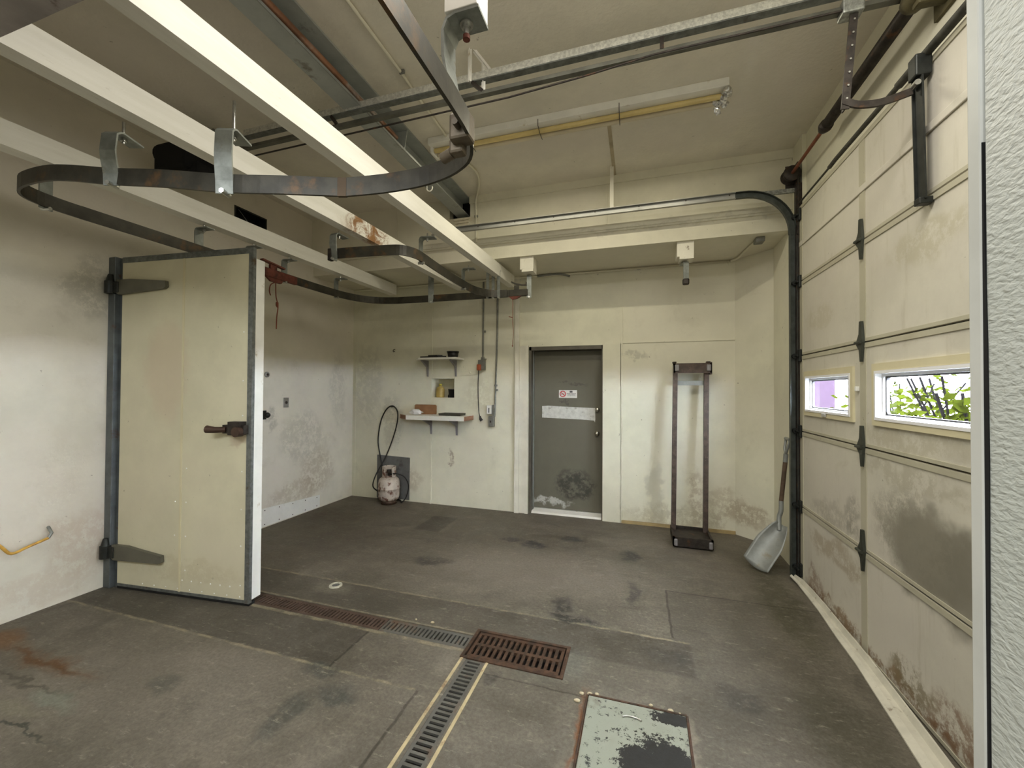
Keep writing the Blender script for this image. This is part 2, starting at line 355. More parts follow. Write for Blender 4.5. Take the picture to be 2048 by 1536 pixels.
m_plate = simple('steel_cover_plate', (.30, .29, .27), .4, .6, var=.15)
m_ddoor = wallmat('grey_door_paint', (.150, .142, .108), [((-.75, 5.05, .35), (.30, .3, .22), (.045, .045, .038), .85, 1), ((-1.05, 5.05, .13), (.3, .3, .06), (.55, .55, .52), .8, 1), ((-.8, 5.05, 1.62), (.2, .2, .025), (.08, .075, .06), .7, 1), ((-.9, 5.05, 1.40), (.12, .2, .02), (.07, .07, .06), .8, 1)], grime=.15, bump=.05, stain=(.10, .095, .07), rough=.45)
m_dframe = simple('dark_door_frame', (.115, .105, .085), .5, .2, var=.15)
m_tape = simple('worn_white_tape', (.62, .62, .58), .6, var=.1, scale=25., stain=(.35, .34, .3), st=.62, ss=20)
m_signw = simple('sign_white', (.72, .70, .66), .5, var=.03)
m_signr = simple('sign_red', (.55, .05, .06), .5, var=.05)
m_ink = simple('sign_ink', (.10, .10, .10), .6, var=.1)
m_knob = simple('brushed_knob', (.55, .53, .47), .25, .95, var=.1)
m_seal = simple('grey_rubber_seal', (.10, .10, .095), .6, var=.2)
m_sill = simple('dirty_white_sill_strip', (.58, .55, .46), .5, var=.1, scale=8., stain=(.18, .13, .08), st=.68, ss=22)
m_foil = simple('crinkled_foil', (.62, .62, .62), .25, .9, var=.2, scale=40., bump=.8, bs=70)
m_clear = simple('grey_plastic_wrap', (.45, .45, .43), .3, .2, var=.2, scale=30.)
m_vinyl = simple('white_vinyl_window', (.84, .84, .86), .35, var=.03)
m_gasket = simple('dark_window_gasket', (.05, .045, .05), .5, var=.2)
m_brick = simple('bare_block_patch', (.66, .60, .47), .8, var=.1, scale=20., bump=.6, bs=25)
# embossed metal skin of the near wall
t = NT('embossed_white_panel'); c = t.mix(t.ramp(t.noise(2, 4, .5), .3, .7), (.50, .52, .475), (.56, .57, .53))
t.bump(t.noise(120, 2, .5, stretch=(1, .6, 1.2), dist=.3), .7, .004); m_emb = t.out(c, .42)
# cover plate: flaking pale paint over black
t = NT('flaking_painted_plate'); b1 = t.noise(27, 7, .8); w = t.warp(.05, 6)
f1 = t.math('ADD', b1, t.math('MULTIPLY', t.blob(w, (.10, 1.70, 0), (.24, .30, 1), .6), .30)); f1 = t.math('ADD', f1, t.math('MULTIPLY', t.blob(w, (.17, 2.05, 0), (.16, .05, 1), .6), .25))
c = t.mix(t.ramp(f1, .575, .60), (.25, .26, .21), (.022, .022, .021)); c = t.mix(t.ramp(t.noise(6, 4, .6), .6, .7, 0, .4), c, (.10, .06, .04))
t.bump(f1, .3, .003); m_lid = t.out(c, .45)
# glass pane
gm = bpy.data.materials.new('window_glass'); gm.use_nodes = True; gt = gm.node_tree; gt.nodes.clear()
tr = gt.nodes.new('ShaderNodeBsdfTransparent'); gl = gt.nodes.new('ShaderNodeBsdfGlossy'); gl.inputs['Roughness'].default_value = .03
fr = gt.nodes.new('ShaderNodeFresnel'); fr.inputs[0].default_value = 1.45; mx = gt.nodes.new('ShaderNodeMixShader'); oo = gt.nodes.new('ShaderNodeOutputMaterial')
nz = gt.nodes.new('ShaderNodeTexNoise'); nz.inputs['Scale'].default_value = 7; mr = gt.nodes.new('ShaderNodeMapRange'); mr.inputs[3].default_value = .90; mr.inputs[4].default_value = .99
gt.links.new(nz.outputs[0], mr.inputs[0]); gt.links.new(mr.outputs[0], tr.inputs[0])
gb = gt.nodes.new('ShaderNodeNewGeometry'); g1 = gt.nodes.new('ShaderNodeMath'); g1.operation = 'SUBTRACT'; g1.inputs[0].default_value = 1; g2 = gt.nodes.new('ShaderNodeMath'); g2.operation = 'MULTIPLY'
gt.links.new(gb.outputs['Backfacing'], g1.inputs[1]); gt.links.new(fr.outputs[0], g2.inputs[0]); gt.links.new(g1.outputs[0], g2.inputs[1]); gt.links.new(g2.outputs[0], mx.inputs[0]); gt.links.new(tr.outputs[0], mx.inputs[1]); gt.links.new(gl.outputs[0], mx.inputs[2]); gt.links.new(mx.outputs[0], oo.inputs[0]); m_glass = gm

# ------------------------------------------------------------------ the room
XL, YB, XR, ZC = -3.96, 4.90, 1.32, 3.68
# floor with openings for the drains and the hatch
mb = MB().walls('Z', -.20, 0, -4.3, 1.5, -3.4, 5.3, [(XL, -.985, 2.235, 2.375), (-.985, -.385, 2.16, 2.437), (-.945, -.835, .6, 2.16)])
struct(obj('floor', mb, m_floor), 'worn grey brown concrete floor with drains', 'floor')
mb = MB().box(-4.3, 1.5, .62, 5.3, ZC, ZC+.15)
struct(obj('ceiling', mb, m_ceil), 'stippled beige ceiling of the bay', 'ceiling')
ceil = MB().box(-4.3, 1.5, -3.4, .62, 3.45, 3.6)
struct(obj('ceiling', ceil, m_ceil))
struct(obj('wall_left', MB().walls('X', XL-.25, XL, -3.4, 5.3, 0, ZC, [(3.08, 3.435, 3.10, 3.417)]), m_wall_l), 'grimy cream left wall behind the cooler door', 'wall')
DX0, DX1, DZ = -1.317, -.408, 2.085
NX0, NX1, NZ0, NZ1 = -2.685, -2.34, 1.431, 1.693
wb = MB().walls('Y', YB, YB+.3, XL, 1.335, 0, ZC, [(DX0, DX1, 0, DZ), (NX0, NX1, NZ0, NZ1)])
# thin joint battens between the wall panels
for x, z0, z1 in ((-2.683, 0, NZ0), (-2.683, NZ1, 2.97), (-.191, 0, 2.97)): wb.box(x-.012, x+.012, YB-.012, YB, z0, z1)
wb.box(-.40, .998, YB-.010, YB, 2.098, 2.116)
wb.box(-3.93, -3.905, YB-.006, YB, .02, 2.3)
struct(obj('wall_back', wb, m_wall), 'cream panelled back wall with the grey door', 'wall')
# angled return in the far right corner, then the jamb beside the garage door
rt = MB().prism([(.998, 4.9), (1.29, 4.62), (1.29, 3.88), (1.335, 3.88), (1.335, 5.2), (.998, 5.2)], 'Z', 0, 3.0)
rt.box(1.281, 1.29, 4.05, 4.6, 0, 2.98)
GT = 3.10
rt.box(XR, 1.5, .757, 5.2, 3.055, ZC)
rt.box(XR-.012, 1.40, .757, 3.9, 3.074, 3.12).box(XR-.002, 1.5, .757, .80, 0, 3.06).box(XR-.002, 1.335, 3.86, 3.90, 0, 3.06).box(XR-.002, 1.5, .757, 3.9, -.15, .02)
rt.box(XR, 1.335, 3.885, 5.2, 0, GT)
rt.box(1.29, XR, 3.885, 5.2, 2.9, ZC)
struct(obj('wall_right', rt, m_wall), 'cream wall around the garage door with the angled corner', 'wall')
# near wall: header across the opening and the panel on the right
nw = MB().box(-4.2, .455, .62, .77, 2.735, 3.9)
struct(obj('wall_near', nw, simple('purple_grey_header_paint', (.30, .27, .26), .7, var=.2, stain=(.10, .06, .06), st=.6, bump=.1)), 'purple grey header over the opening', 'wall')
struct(obj('wall_near', MB().box(.460, 1.5, .50, .728, 0, 3.9).box(.49, 1.5, .728, .757, 0, 3.9), m_emb), 'embossed white insulated panel beside the opening', 'wall')
jt = MB().box(.457, .49, .7325, .757, 0, 3.9, .003)
struct(obj('trim_1', jt, simple('aged_white_edge_strip', (.58, .58, .54), .45, var=.06)), 'smooth white edge strip of the near panel', 'trim')
struct(obj('trim_2', MB().prism([(.7310, .2), (.7330, 1.0), (.7330, 1.90), (.7320, 1.90), (.7265, 1.62), (.7255, 1.45), (.7275, 1.22), (.7295, 1.10), (.7295, .2)], 'X', .4585, .466), m_black0), 'dark gap behind the edge strip', 'trim')
# room behind the camera
struct(obj('wall_rear', MB().box(-4.3, 1.5, -3.55, -3.4, 0, 3.6), m_wall))
struct(obj('wall_side', MB().box(1.5, 1.65, -3.55, .757, 0, 3.9), m_wall))

# dropped soffit along the back wall: trim_3 = front panel, ceiling above it
so = MB().box(XL, 1.29, 4.13, YB, 2.975, 3.135)
struct(obj('trim_3', so, m_fascia), 'boxed cream soffit along the back wall', 'soffit')
fa = MB().walls('Y', 4.10, 4.30, XL, XR, 3.150, ZC, [(-2.035, -1.785, 3.46, ZC)])
fa.box(-1.79, XR, 4.085, 4.10, 3.60, 3.68)
fa.box(XL, XR, 4.11, 4.28, 3.132, 3.152)
for x in (-2.72, -.31): fa.box(x-.008, x+.008, 4.094, 4.10, 3.15, ZC)
struct(obj('trim_4', fa, m_fascia), 'cream upper fascia under the ceiling', 'fascia')
struct(obj('trim_5', MB().box(-2.035, -1.785, 4.20, 4.28, 3.46, ZC), m_black0), 'dark pocket where the steel beam enters the fascia', 'pocket')
bp = MB()
for i in range(5): bp.box(-1.99+.028*(i % 2), -1.80, 4.088, 4.10, 3.30+i*.032, 3.325+i*.032, .006)
struct(obj('trim_6', bp, m_brick), 'rough blockwork patch under the steel beam', 'patch')
# ceiling board joint and wall vent opening
struct(obj('trim_7', MB().box(-.245, -.215, 3.2, 4.09, ZC-.004, ZC), simple('brown_joint_stain', (.42, .36, .25), .8, var=.2)), 'brown stained ceiling joint near the wall', 'joint')
vt = thing('wall_vent', 'black square opening high on the left wall above the first joist', 'vent', (XL-.1, 3.26, 3.10))
obj('recess', MB().box(XL-.20, XL-.15, 3.08, 3.435, 3.10, 3.417), m_black0, vt)
obj('frame', MB().walls('X', XL-.15, XL+.006, 3.07, 3.445, 3.09, 3.427, [(3.085, 3.43, 3.105, 3.412)]), m_black, vt)
obj('wire', MB().cyl((XL-.02, 3.13, 3.41), (XL-.02, 3.42, 3.16), .003, 6), m_strapm, vt)
obj('bracket', MB().box(XL-.1, XL-.05, 3.25, 3.30, 3.12, 3.24), m_red, vt)

# ---- niche in the back wall and what stands in it
struct(obj('trim_8', MB().walls('Y', YB-.004, YB+.30, NX0-.012, NX1+.012, NZ0-.012, NZ1+.012, [(NX0+.003, NX1-.003, NZ0+.003, NZ1-.003)]).box(NX0, NX1, YB+.20, YB+.29, NZ0, NZ1), m_wall), 'square niche cut into the back wall', 'niche')
bo = thing('plastic_bottle', 'yellow brown plastic jug in the wall niche, at its left', 'bottle', (-2.60, 5.0, NZ0))
obj('body', MB().lathe((-2.60, 5.0, NZ0), [(.0, 0), (.055, .0), (.058, .02), (.058, .11), (.05, .14), (.02, .155), (.018, .165), (0, .165)]), m_bottle, bo)
obj('cap', MB().lathe((-2.60, 5.0, NZ0), [(0, .165), (.022, .165), (.022, .19), (0, .19)]), simple('yellow_cap', (.55, .48, .08), .4), bo)
cu = thing('plastic_cup', 'black cup in the wall niche, at its right', 'cup', (-2.385, 4.98, NZ0))
obj('body', MB().lathe((-2.405, 4.96, NZ0), [(0, 0), (.040, 0), (.052, .11), (.055, .11), (.055, .118), (.048, .118), (.038, .01), (0, .01)]), m_hose, cu)
tag(obj('glue_tube', MB().lathe((-2.46, 4.97, NZ0), [(0, 0), (.011, 0), (.011, .03), (.005, .045), (0, .045)]), m_hose), 'tiny black tube standing beside the cup in the niche', 'tube')

# ---- door_1: grey personnel door in the back wall
d1 = bpy.data.objects.new('door_1', None); COL.objects.link(d1); d1.location = (-.86, 5.05, 0); struct(d1, 'grey steel door with no smoking sign and tape strip', 'door')
LX0, LX1 = -1.290, -.425
obj('door_leaf', MB().box(LX0, LX1, 5.05, 5.09, .045, 2.035, .003), m_ddoor, d1)
fr = MB().box(DX0, DX0+.03, YB+.005, 5.11, 0, DZ).box(DX1-.012, DX1, YB+.005, 5.11, 0, DZ).box(DX0, DX1, YB+.005, 5.11, 2.04, DZ).box(DX0+.02, DX0+.03, 5.02, 5.06, 0, 2.05)
fr.box(DX0, DX1, 5.095, 5.12, 0, DZ).box(DX0+.01, DX1-.01, 5.06, 5.10, 2.03, DZ)
obj('door_frame', fr, m_dframe, d1)
obj('door_stop', MB().box(DX0+.03, DX0+.038, 5.0, 5.045, .02, 2.04), m_alu, d1, 'bright metal edge strip')
obj('threshold', MB().prism([(4.93, 0), (4.95, .02), (5.03, .03), (5.09, .045), (5.09, 0)], 'X', DX0+.03, DX1-.012), m_white, d1)
def knob(z, parent, nm):
    k = obj(nm, MB().lathe((-.486, 5.05, z), [(0, -.055), (.018, -.055), (.026, -.045), (.027, -.035), (.018, -.02), (.010, -.012), (.010, -.006), (.030, -.006), (.032, 0)], 20, 'Y'), m_knob, parent)
knob(1.015, d1, 'door_knob')
obj('deadbolt', MB().lathe((-.483, 5.05, 1.305), [(0, -.03), (.02, -.03), (.027, -.02), (.029, 0)], 20, 'Y'), m_knob, d1)
tp = MB().prism([(-1.178, 1.338), (-1.178, 1.192), (-.66, 1.180), (-.525, 1.172), (-.512, 1.150), (-.508, 1.19), (-.510, 1.325), (-.85, 1.335), (-1.10, 1.345)], 'Y', 5.046, 5.0495)
tag(obj('tape_strip', tp, m_tape), 'wide white tape strip stuck across the grey door', 'tape')
sg = thing('no_smoking_sign', 'small white no smoking sticker on the grey door', 'sign', (-.848, 5.048, 1.447))
obj('plate', MB().box(-.962, -.734, 5.0465, 5.0495, 1.447, 1.545), m_signw, sg)
ring = MB()
def annulus(mb, cx, cz, r0, r1, y0, y1, n=28):
    vs = []; fs = []
    for k in range(n):
        a = 2*pi*k/n
        for r, y in ((r0, y0), (r1, y0), (r1, y1), (r0, y1)): vs.append((cx+r*cos(a), y, cz+r*sin(a)))
    for k in range(n):
        for j in range(4): fs.append([k*4+j, k*4+(j+1) % 4, ((k+1) % n)*4+(j+1) % 4, ((k+1) % n)*4+j])
    mb.add(vs, fs)
annulus(ring, -.912, 1.496, .029, .040, 5.0445, 5.0465)
ring.bar((-.936, 5.0455, 1.520), (-.888, 5.0455, 1.472), .002, .009, (1, 0, 1))
obj('prohibition_ring', ring, m_signr, sg)
obj('cigarette_symbol', MB().box(-.938, -.890, 5.0455, 5.0465, 1.490, 1.499).box(-.900, -.896, 5.0455, 5.0465, 1.503, 1.514), m_ink, sg)
tx = MB().box(-.826, -.790, 5.0457, 5.0465, 1.512, 1.536)
for i, (a, b) in enumerate(((-.862, -.748), (-.850, -.756), (-.856, -.745))):
    x = a
    while x < b:
        wdt = random.uniform(.008, .018); tx.box(x, min(x+wdt, b), 5.0457, 5.0465, 1.494-i*.012, (1.503 if i == 0 else 1.499)-i*.012); x += wdt+.004
obj('printed_text', tx, m_ink, sg)
# casing boards either side
struct(obj('trim_9', MB().box(-1.494, -1.435, 4.865, YB, 0, 2.98).box(-1.435, -1.317, 4.88, YB, 0, 2.10, .003).box(-1.36, -1.317, 4.872, 4.89, 0, 2.10), m_whitew), 'stepped white boards left of the grey door', 'trim')
pr = MB().box(-.408, -.196, 4.888, YB, 0, 2.098, .002)
for z in (.12, .45, .85, 1.2, 1.6, 1.95):
    for x in (-.385, -.225): pr.lathe((x, 4.888, z), [(0, -.002), (.004, -.001), (.005, 0)], 8, 'Y')
struct(obj('trim_10', pr, m_wall), 'riveted cream board right of the grey door', 'trim')
struct(obj('baseboard_right', MB().box(-.19, .998, 4.885, YB, 0, .035), simple('dirty_base_strip', (.36, .27, .13), .6, var=.2)), 'dirty strip at the foot of the back wall', 'baseboard')

# ------------------------------------------------------------------ joists and steel beam
J = [('leftmost of the three white ceiling joists, low along the left wall', (-3.168, -3.115), 0),
     ('middle white joist with a brown rust stain near its far end', (-2.225, -2.126), 0),
     ('right-hand white joist, the widest looking, beside the steel beam', (-1.574, -1.454), 0)]
for k, (lab, (xa, xb), _) in enumerate(J):
    w_ = (.101, .085, .077)[k]; zb = (2.812, 2.808, 2.803)[k]
    mb = MB(); y0, y1 = .77, 4.704
    ya = .96; sl = (xb-xa)/3.744
    x0 = xa+sl*(y0-ya); x1 = xa+sl*(y1-ya)
    mb.add([(x0-w_, y0, zb), (x0, y0, zb), (x0, y0, zb+.136), (x0-w_, y0, zb+.136), (x1-w_, y1, zb), (x1, y1, zb), (x1, y1, zb+.136), (x1-w_, y1, zb+.136)],
           [[0, 1, 2, 3], [7, 6, 5, 4], [0, 4, 5, 1], [1, 5, 6, 2], [2, 6, 7, 3], [3, 7, 4, 0]])
    tag(obj('ceiling_joist', mb, m_joist), lab, 'joist', 'white joists spanning the bay')
sb = MB().box(-1.972, -1.832, .77, 4.199, 3.50, 3.512).box(-1.972, -1.80, .77, 4.199, 3.665, 3.677).box(-1.93, -1.920, .77, 4.199, 3.512, 3.665)
sbo = thing('steel_beam', 'blue grey steel I-beam running into the far fascia', 'beam', (-1.9, 2.4, 3.5))
obj('beam', sb, m_steelb, sbo)
obj('flange_lip', MB().box(-1.834, -1.828, .77, 3.3, 3.496, 3.514), m_alu, sbo, 'bright bare flange edge')
obj('stiffener', MB().prism([(-1.92, 3.512), (-1.838, 3.512), (-1.83, 3.53), (-1.81, 3.664), (-1.92, 3.664)], 'Y', 2.86, 2.868), m_steelb, sbo)
tag(obj('pipe', MB().tube([(-1.868, .77, 3.575), (-1.868, 2.2, 3.575)], .024, 12).tube([(-1.868, 2.2, 3.575), (-1.868, 2.8, 3.575)], .018, 12), m_copper), 'rusty brown pipe lying in the web of the steel beam', 'pipe')
hk = [(-1.90+.03*cos(a), 3.40, 3.46+.03*sin(a)) for a in [radians(x) for x in range(-200, 40, 20)]]
tag(obj('hook', MB().tube([(-1.93, 3.40, 3.50)]+hk, .006, 8), m_white), 'small white hook under the steel beam', 'hook')

# conduits
def conduit(pts, r, lab, mat, clips=(), cat='conduit'):
    t_ = thing('conduit', lab, cat, pts[0]); obj('pipe', MB().tube(pts, r, 10), mat, t_)
    for c_ in clips: obj('clip', MB().box(c_[0]-.02, c_[0]+.02, c_[1]-.008, c_[1]+.008, c_[2]-.012, c_[2]+.012, .003), m_box, t_)
    return t_
conduit([(-1.515, .77, 3.665), (-1.52, 2.3, 3.665), (-1.535, 2.66, 3.665), (-1.54, 3.05, 3.665), (-1.54, 3.09, 3.66)], .011, 'thin painted conduit across the ceiling toward the lamp', m_fascia, [(-1.51, 2.32, 3.665)])
conduit(smooth_path([(-1.60, 3.18, 3.665), (-1.545, 3.42, 3.665), (-1.515, 3.62, 3.665), (-1.56, 3.80, 3.66), (-1.67, 4.02, 3.655), (-1.705, 4.07, 3.60), (-1.708, 4.088, 3.50)], 4)+[(-1.706, 4.088, 3.42), (-1.704, 4.088, 3.16)], .012, 'conduit bending off the ceiling down the far fascia beside the steel beam', m_fascia, [(-1.706, 4.088, 3.45)])
conduit(smooth_path([(-1.20, 4.85, 2.955), (-1.0, 4.85, 2.965), (-.88, 4.86, 2.955), (-.80, 4.87, 2.93)], 5), .014, 'short bent conduit above the grey door, beside the white hanger block', m_box)
conduit([(-3.9, 4.86, 2.955), (-2.2, 4.86, 2.955), (.95, 4.872, 2.955)]+smooth_path([(.95, 4.872, 2.955), (1.0, 4.80, 2.958), (1.02, 4.62, 2.96), (1.04, 4.40, 2.96), (1.06, 4.32, 2.96)], 4), .012, 'long conduit in the corner between back wall and soffit', m_fascia, [(-.6, 4.872, 2.955), (.0, 4.872, 2.955)])
tag(obj('junction_box', MB().box(1.035, 1.11, 4.22, 4.32, 2.93, 2.975, .006), m_box), 'grey junction box under the soffit in the far right corner', 'box')

# ------------------------------------------------------------------ meat rail and hangers
ZL = 2.612
main = [(-.554, -.35, 2.46), (-.554, 1.12, 2.46), (-.556, 1.21, 2.46), (-.564, 1.30, 2.455), (-.60, 1.375, 2.445), (-.66, 1.42, 2.438), (-.74, 1.447, 2.43), (-.86, 1.458, 2.42), (-1.02, 1.443, 2.41), (-1.190, 1.405, 2.40)]
slope = [(-1.190, 1.405, 2.40), (-1.442, 1.317, 2.405), (-1.685, 1.262, 2.42), (-2.008, 1.232, 2.475), (-2.345, 1.219, 2.53), (-2.60, 1.210, 2.580), (-2.77, 1.203, 2.605), (-2.92, 1.203, ZL), (-3.06, 1.215, ZL), (-3.16, 1.26, ZL), (-3.215, 1.34, ZL), (-3.238, 1.45, ZL), (-3.242, 1.54, ZL)]
left = [(-3.242, 1.54, ZL), (-3.242, 3.216, ZL), (-3.237, 3.504, ZL), (-3.221, 3.744, ZL), (-3.168, 3.936, ZL), (-3.072, 4.08, ZL), (-2.938, 4.166, ZL), (-2.765, 4.21, ZL), (-2.496, 4.224, ZL), (-1.651, 4.243, ZL), (-1.142, 4.253, ZL)]
ra = thing('meat_rail', 'dark overhead steel rail looping round the ceiling of the bay', 'rail', (-1.3, 1.5, 2.44))
main = main[:2]+smooth_path(main[2:], 3); slope = smooth_path(slope, 3); left = left[:1]+smooth_path(left[1:8], 3)+left[8:]
obj('bar', MB().ribbon(main, .078, .012), m_rail, ra)
obj('bar', MB().ribbon(slope, .077, .012), m_rail, ra)
obj('bar', MB().ribbon(left, .079, .012), m_rail, ra)
obj('weld_joint', MB().ribbon([(-1.180, 1.408, 2.40), (-1.215, 1.397, 2.40)], .079, .016), simple('rusty_weld', (.10, .07, .045), .6, .4), ra)
cl = MB().box(-.628, -.552, 1.25, 1.31, 2.41, 2.505, .01).box(-.645, -.59, 1.285, 1.33, 2.385, 2.44, .01).cyl((-.64, 1.31, 2.40), (-.685, 1.325, 2.395), .020, 12).cyl((-.59, 1.25, 2.45), (-.59, 1.22, 2.45), .012, 8)
tag(obj('rail_clamp', cl, simple('grimy_brown_clamp', (.13, .105, .075), .5, .5, var=.3, bump=.2)), 'brown cast clamp gripping the nearest bend of the rail', 'clamp')
Sp = smooth_path([(-2.323, 2.606, ZL), (-2.16, 2.613, ZL), (-1.978, 2.635, ZL), (-1.824, 2.654, ZL), (-1.728, 2.688, ZL), (-1.675, 2.784, ZL), (-1.670, 2.90, ZL), (-1.68, 3.091, ZL), (-1.694, 3.408, ZL), (-1.694, 3.696, ZL), (-1.685, 3.936, ZL), (-1.632, 4.10, ZL), (-1.536, 4.205, ZL), (-1.392, 4.228, ZL)], 4)
br = thing('branch_rail', 'short S-curved rail joining the back rail near the red cord', 'rail', (-1.8, 3.3, ZL-.04))
obj('bar', MB().ribbon(Sp, .079, .012), m_rail, br)
obj('end_stop', MB().box(-2.34, -2.31, 2.58, 2.62, ZL-.055, ZL+.04, .005), m_dark, br)

def hanger(lab, R_, e, ztop, zr, w=.065, zp=None, bow=.0):
    """bent strap: hangs on the outer face of the rail at R_, turns over the rail along e; a bolt goes up from it into the wood"""
    e = Vector((e[0], e[1], 0)).normalized(); n_ = Vector((-e.y, e.x, 0)); zp = ztop-.035 if zp is None else zp
    O = Vector((R_[0], R_[1], 0))-e*.011; B = O+e*.055
    h = thing('rail_hanger', lab, 'hanger', (B.x, B.y, ztop), 'strap hangers holding up the overhead rail')
    def pt(a, z): q = O+e*a; return (q.x, q.y, z)
    path = [pt(.125, zp-.004), pt(.02, zp), pt(.006, zp-.006), pt(-.001-bow*.5, zp-.022), pt(-bow, zp-.5*(zp-zr)), pt(-bow*.7, zr+.06), pt(-.001, zr+.005), pt(.002, zr-.05)]
    obj('strap', MB().strap(path, n_, w, .008), m_strapm, h)
    bt = MB().cyl((B.x, B.y, ztop), (B.x, B.y, zp-.028), .0065, 8).cyl((B.x, B.y, zp-.004), (B.x, B.y, zp-.018), .013, 6).cyl((B.x, B.y, zp+.004), (B.x, B.y, zp+.008), .019, 14)
    if ztop-zp > .05: bt.cyl((B.x, B.y, zp+.008), (B.x, B.y, zp+.02), .012, 6)
    obj('bolt', bt, m_bolt, h)
    q = Vector(pt(0, zr-.045)); obj('rail_bolt', MB().cyl(q-e*.022, q+e*.03, .011, 6), m_bolt, h)
    return h
JB = 2.810
hanger('curved strap hanger under the middle joist, nearest the left wall corner of the rail', (-2.325, 1.219), (-.32, .95), JB, 2.53, .07, 2.735, .02)
hanger('strap hanger on the long threaded rod under the right-hand joist', (-1.675, 1.262), (-.35, .95), JB-.006, 2.42, .072, 2.655, .012)
hanger('strap hanger at the near left bend of the rail, under the leftmost joist', (-3.226, 1.39), (1, .3), JB, ZL)
hanger('strap hanger just left of the top of the cooler door', (-3.242, 2.24), (1, 0), JB, ZL)
hanger('strap hanger above the free corner of the cooler door', (-3.242, 2.66), (1, 0), JB, ZL)
hanger('strap hanger above the red rail switch', (-3.242, 3.03), (1, 0), JB, ZL)
hanger('strap hanger where the rail starts its far left bend', (-3.226, 3.71), (1, .05), JB, ZL)
hanger('strap hanger in the middle of the rail along the back wall, under the soffit', (-2.33, 4.228), (-.35, 1), 2.975, ZL, .065, 2.93)
hanger('strap hanger at the free end of the branch rail, beside the rust stain', (-2.29, 2.605), (.05, 1), JB, ZL, .065, None, .01)
hanger('strap hanger at the bend of the branch rail, on the right-hand joist', (-1.672, 2.88), (1, .1), JB-.006, ZL)
hanger('strap hanger halfway along the branch rail, on the right-hand joist', (-1.692, 3.75), (1, 0), JB-.006, ZL)
for lab, x in (('left strap of the three hangers crowded at the rail junction', -1.615), ('middle strap of the three hangers crowded at the rail junction', -1.55), ('right strap of the three hangers crowded at the rail junction', -1.485)):
    hanger(lab, (x, 4.225), (0, 1), 2.975, ZL, .032, 2.87)
# white blocks with hangers
def block(lab, x, y, z0, z1, w):
    b = thing('hanger_block', lab, 'block', (x, y, z0), 'white wooden blocks carrying hangers')
    obj('post', MB().box(x-w/2, x+w/2, y-w/2, y+w/2, z0+.025, z1, .003), m_whitew, b)
    obj('foot', MB().box(x-w/2+.022, x+w/2-.002, y-w/2-.004, y+w/2, z0, z0+.025), m_whitew, b); return b
block('white wooden block under the soffit above the grey door', -1.150, 4.235, 2.815, 2.976, .150)
block('white wooden block under the soffit above the tall steel rack', .425, 4.235, 2.808, 2.976, .150)
hanger('strap hanger under the white block at the right end of the back rail', (-1.145, 4.253), (-.2, 1), 2.815, ZL-.01, .05, 2.80)
h = hanger('lone dark strap hanging unused under the right white block', (.432, 4.21), (-.2, 1), 2.808, 2.625, .05, 2.795)
obj('loose_bracket', MB().box(.402, .462, 4.17, 4.215, 2.565, 2.625, .012), m_dark, h)
nb = thing('hanger_block', 'tall white post at the top edge holding the nearest hanger', 'block', (-.578, 1.285, 2.84), 'white wooden blocks carrying hangers')
obj('post', MB().box(-.638, -.518, 1.232, 1.335, 2.842, ZC, .002), m_white, nb)
nh = thing('rail_hanger', 'broad bent grey strap under the nearest white post', 'hanger', (-.578, 1.285, 2.84), 'strap hangers holding up the overhead rail')
obj('strap', MB().strap([(-.514, 1.283, 2.836), (-.60, 1.283, 2.836), (-.632, 1.283, 2.824), (-.647, 1.283, 2.79), (-.645, 1.283, 2.70), (-.625, 1.283, 2.60), (-.590, 1.283, 2.52), (-.570, 1.283, 2.46)], (0, 1, 0), .095, .010), m_strapm, nh)
obj('bolt', MB().cyl((-.578, 1.285, 2.84), (-.578, 1.285, 2.79), .009, 10).cyl((-.578, 1.285, 2.830), (-.578, 1.285, 2.825), .024, 16).cyl((-.578, 1.285, 2.825), (-.578, 1.285, 2.812), .016, 6), m_bolt, nh)
obj('bolt_end', MB().cyl((-.578, 1.285, 2.79), (-.578, 1.285, 2.775), .013, 10), m_red, nh, 'red-painted bolt end')

# rail switches with cords
def cord(pts, r=.004): return MB().tube(smooth_path(pts, 5), r, 6)
s1 = thing('rail_switch', 'rust red rail switch on the left rail beside the cooler door', 'switch', (-3.242, 2.97, ZL))
obj('body', MB().box(-3.262, -3.222, 2.80, 3.16, ZL-.043, ZL+.035, .008).box(-3.258, -3.226, 2.86, 2.93, ZL+.03, ZL+.08, .006), m_red, s1)
obj('lever', MB().bar((-3.245, 2.78, ZL+.10), (-3.235, 3.01, ZL+.073), .04, .014), m_red, s1)
obj('tongue', MB().prism([(2.82, ZL-.043), (2.87, ZL-.077), (2.98, ZL-.077), (3.0, ZL-.043)], 'X', -3.255, -3.23), m_red, s1)
obj('cord', cord([(-3.235, 2.92, ZL-.067), (-3.23, 2.92, 2.41), (-3.226, 2.94, 2.32), (-3.228, 2.93, 2.21), (-3.226, 2.925, 2.10)], .005).tube(smooth_path([(-3.235, 2.92, ZL-.075), (-3.226, 2.86, 2.50), (-3.226, 2.846, 2.44), (-3.226, 2.86, 2.40)], 4), .005, 6).lathe((-3.228, 2.932, 2.33), [(0, -.03), (.012, -.01), (.012, .02), (0, .03)], 8), m_cord, s1)
s2 = thing('rail_switch', 'dark rail switch at the right end of the back rail, with a thin cord', 'switch', (-1.27, 4.25, ZL))
obj('body', MB().box(-1.363, -1.152, 4.228, 4.252, ZL-.038, ZL+.034, .006).box(-1.31, -1.258, 4.228, 4.252, ZL+.03, ZL+.082, .005), m_rail, s2)
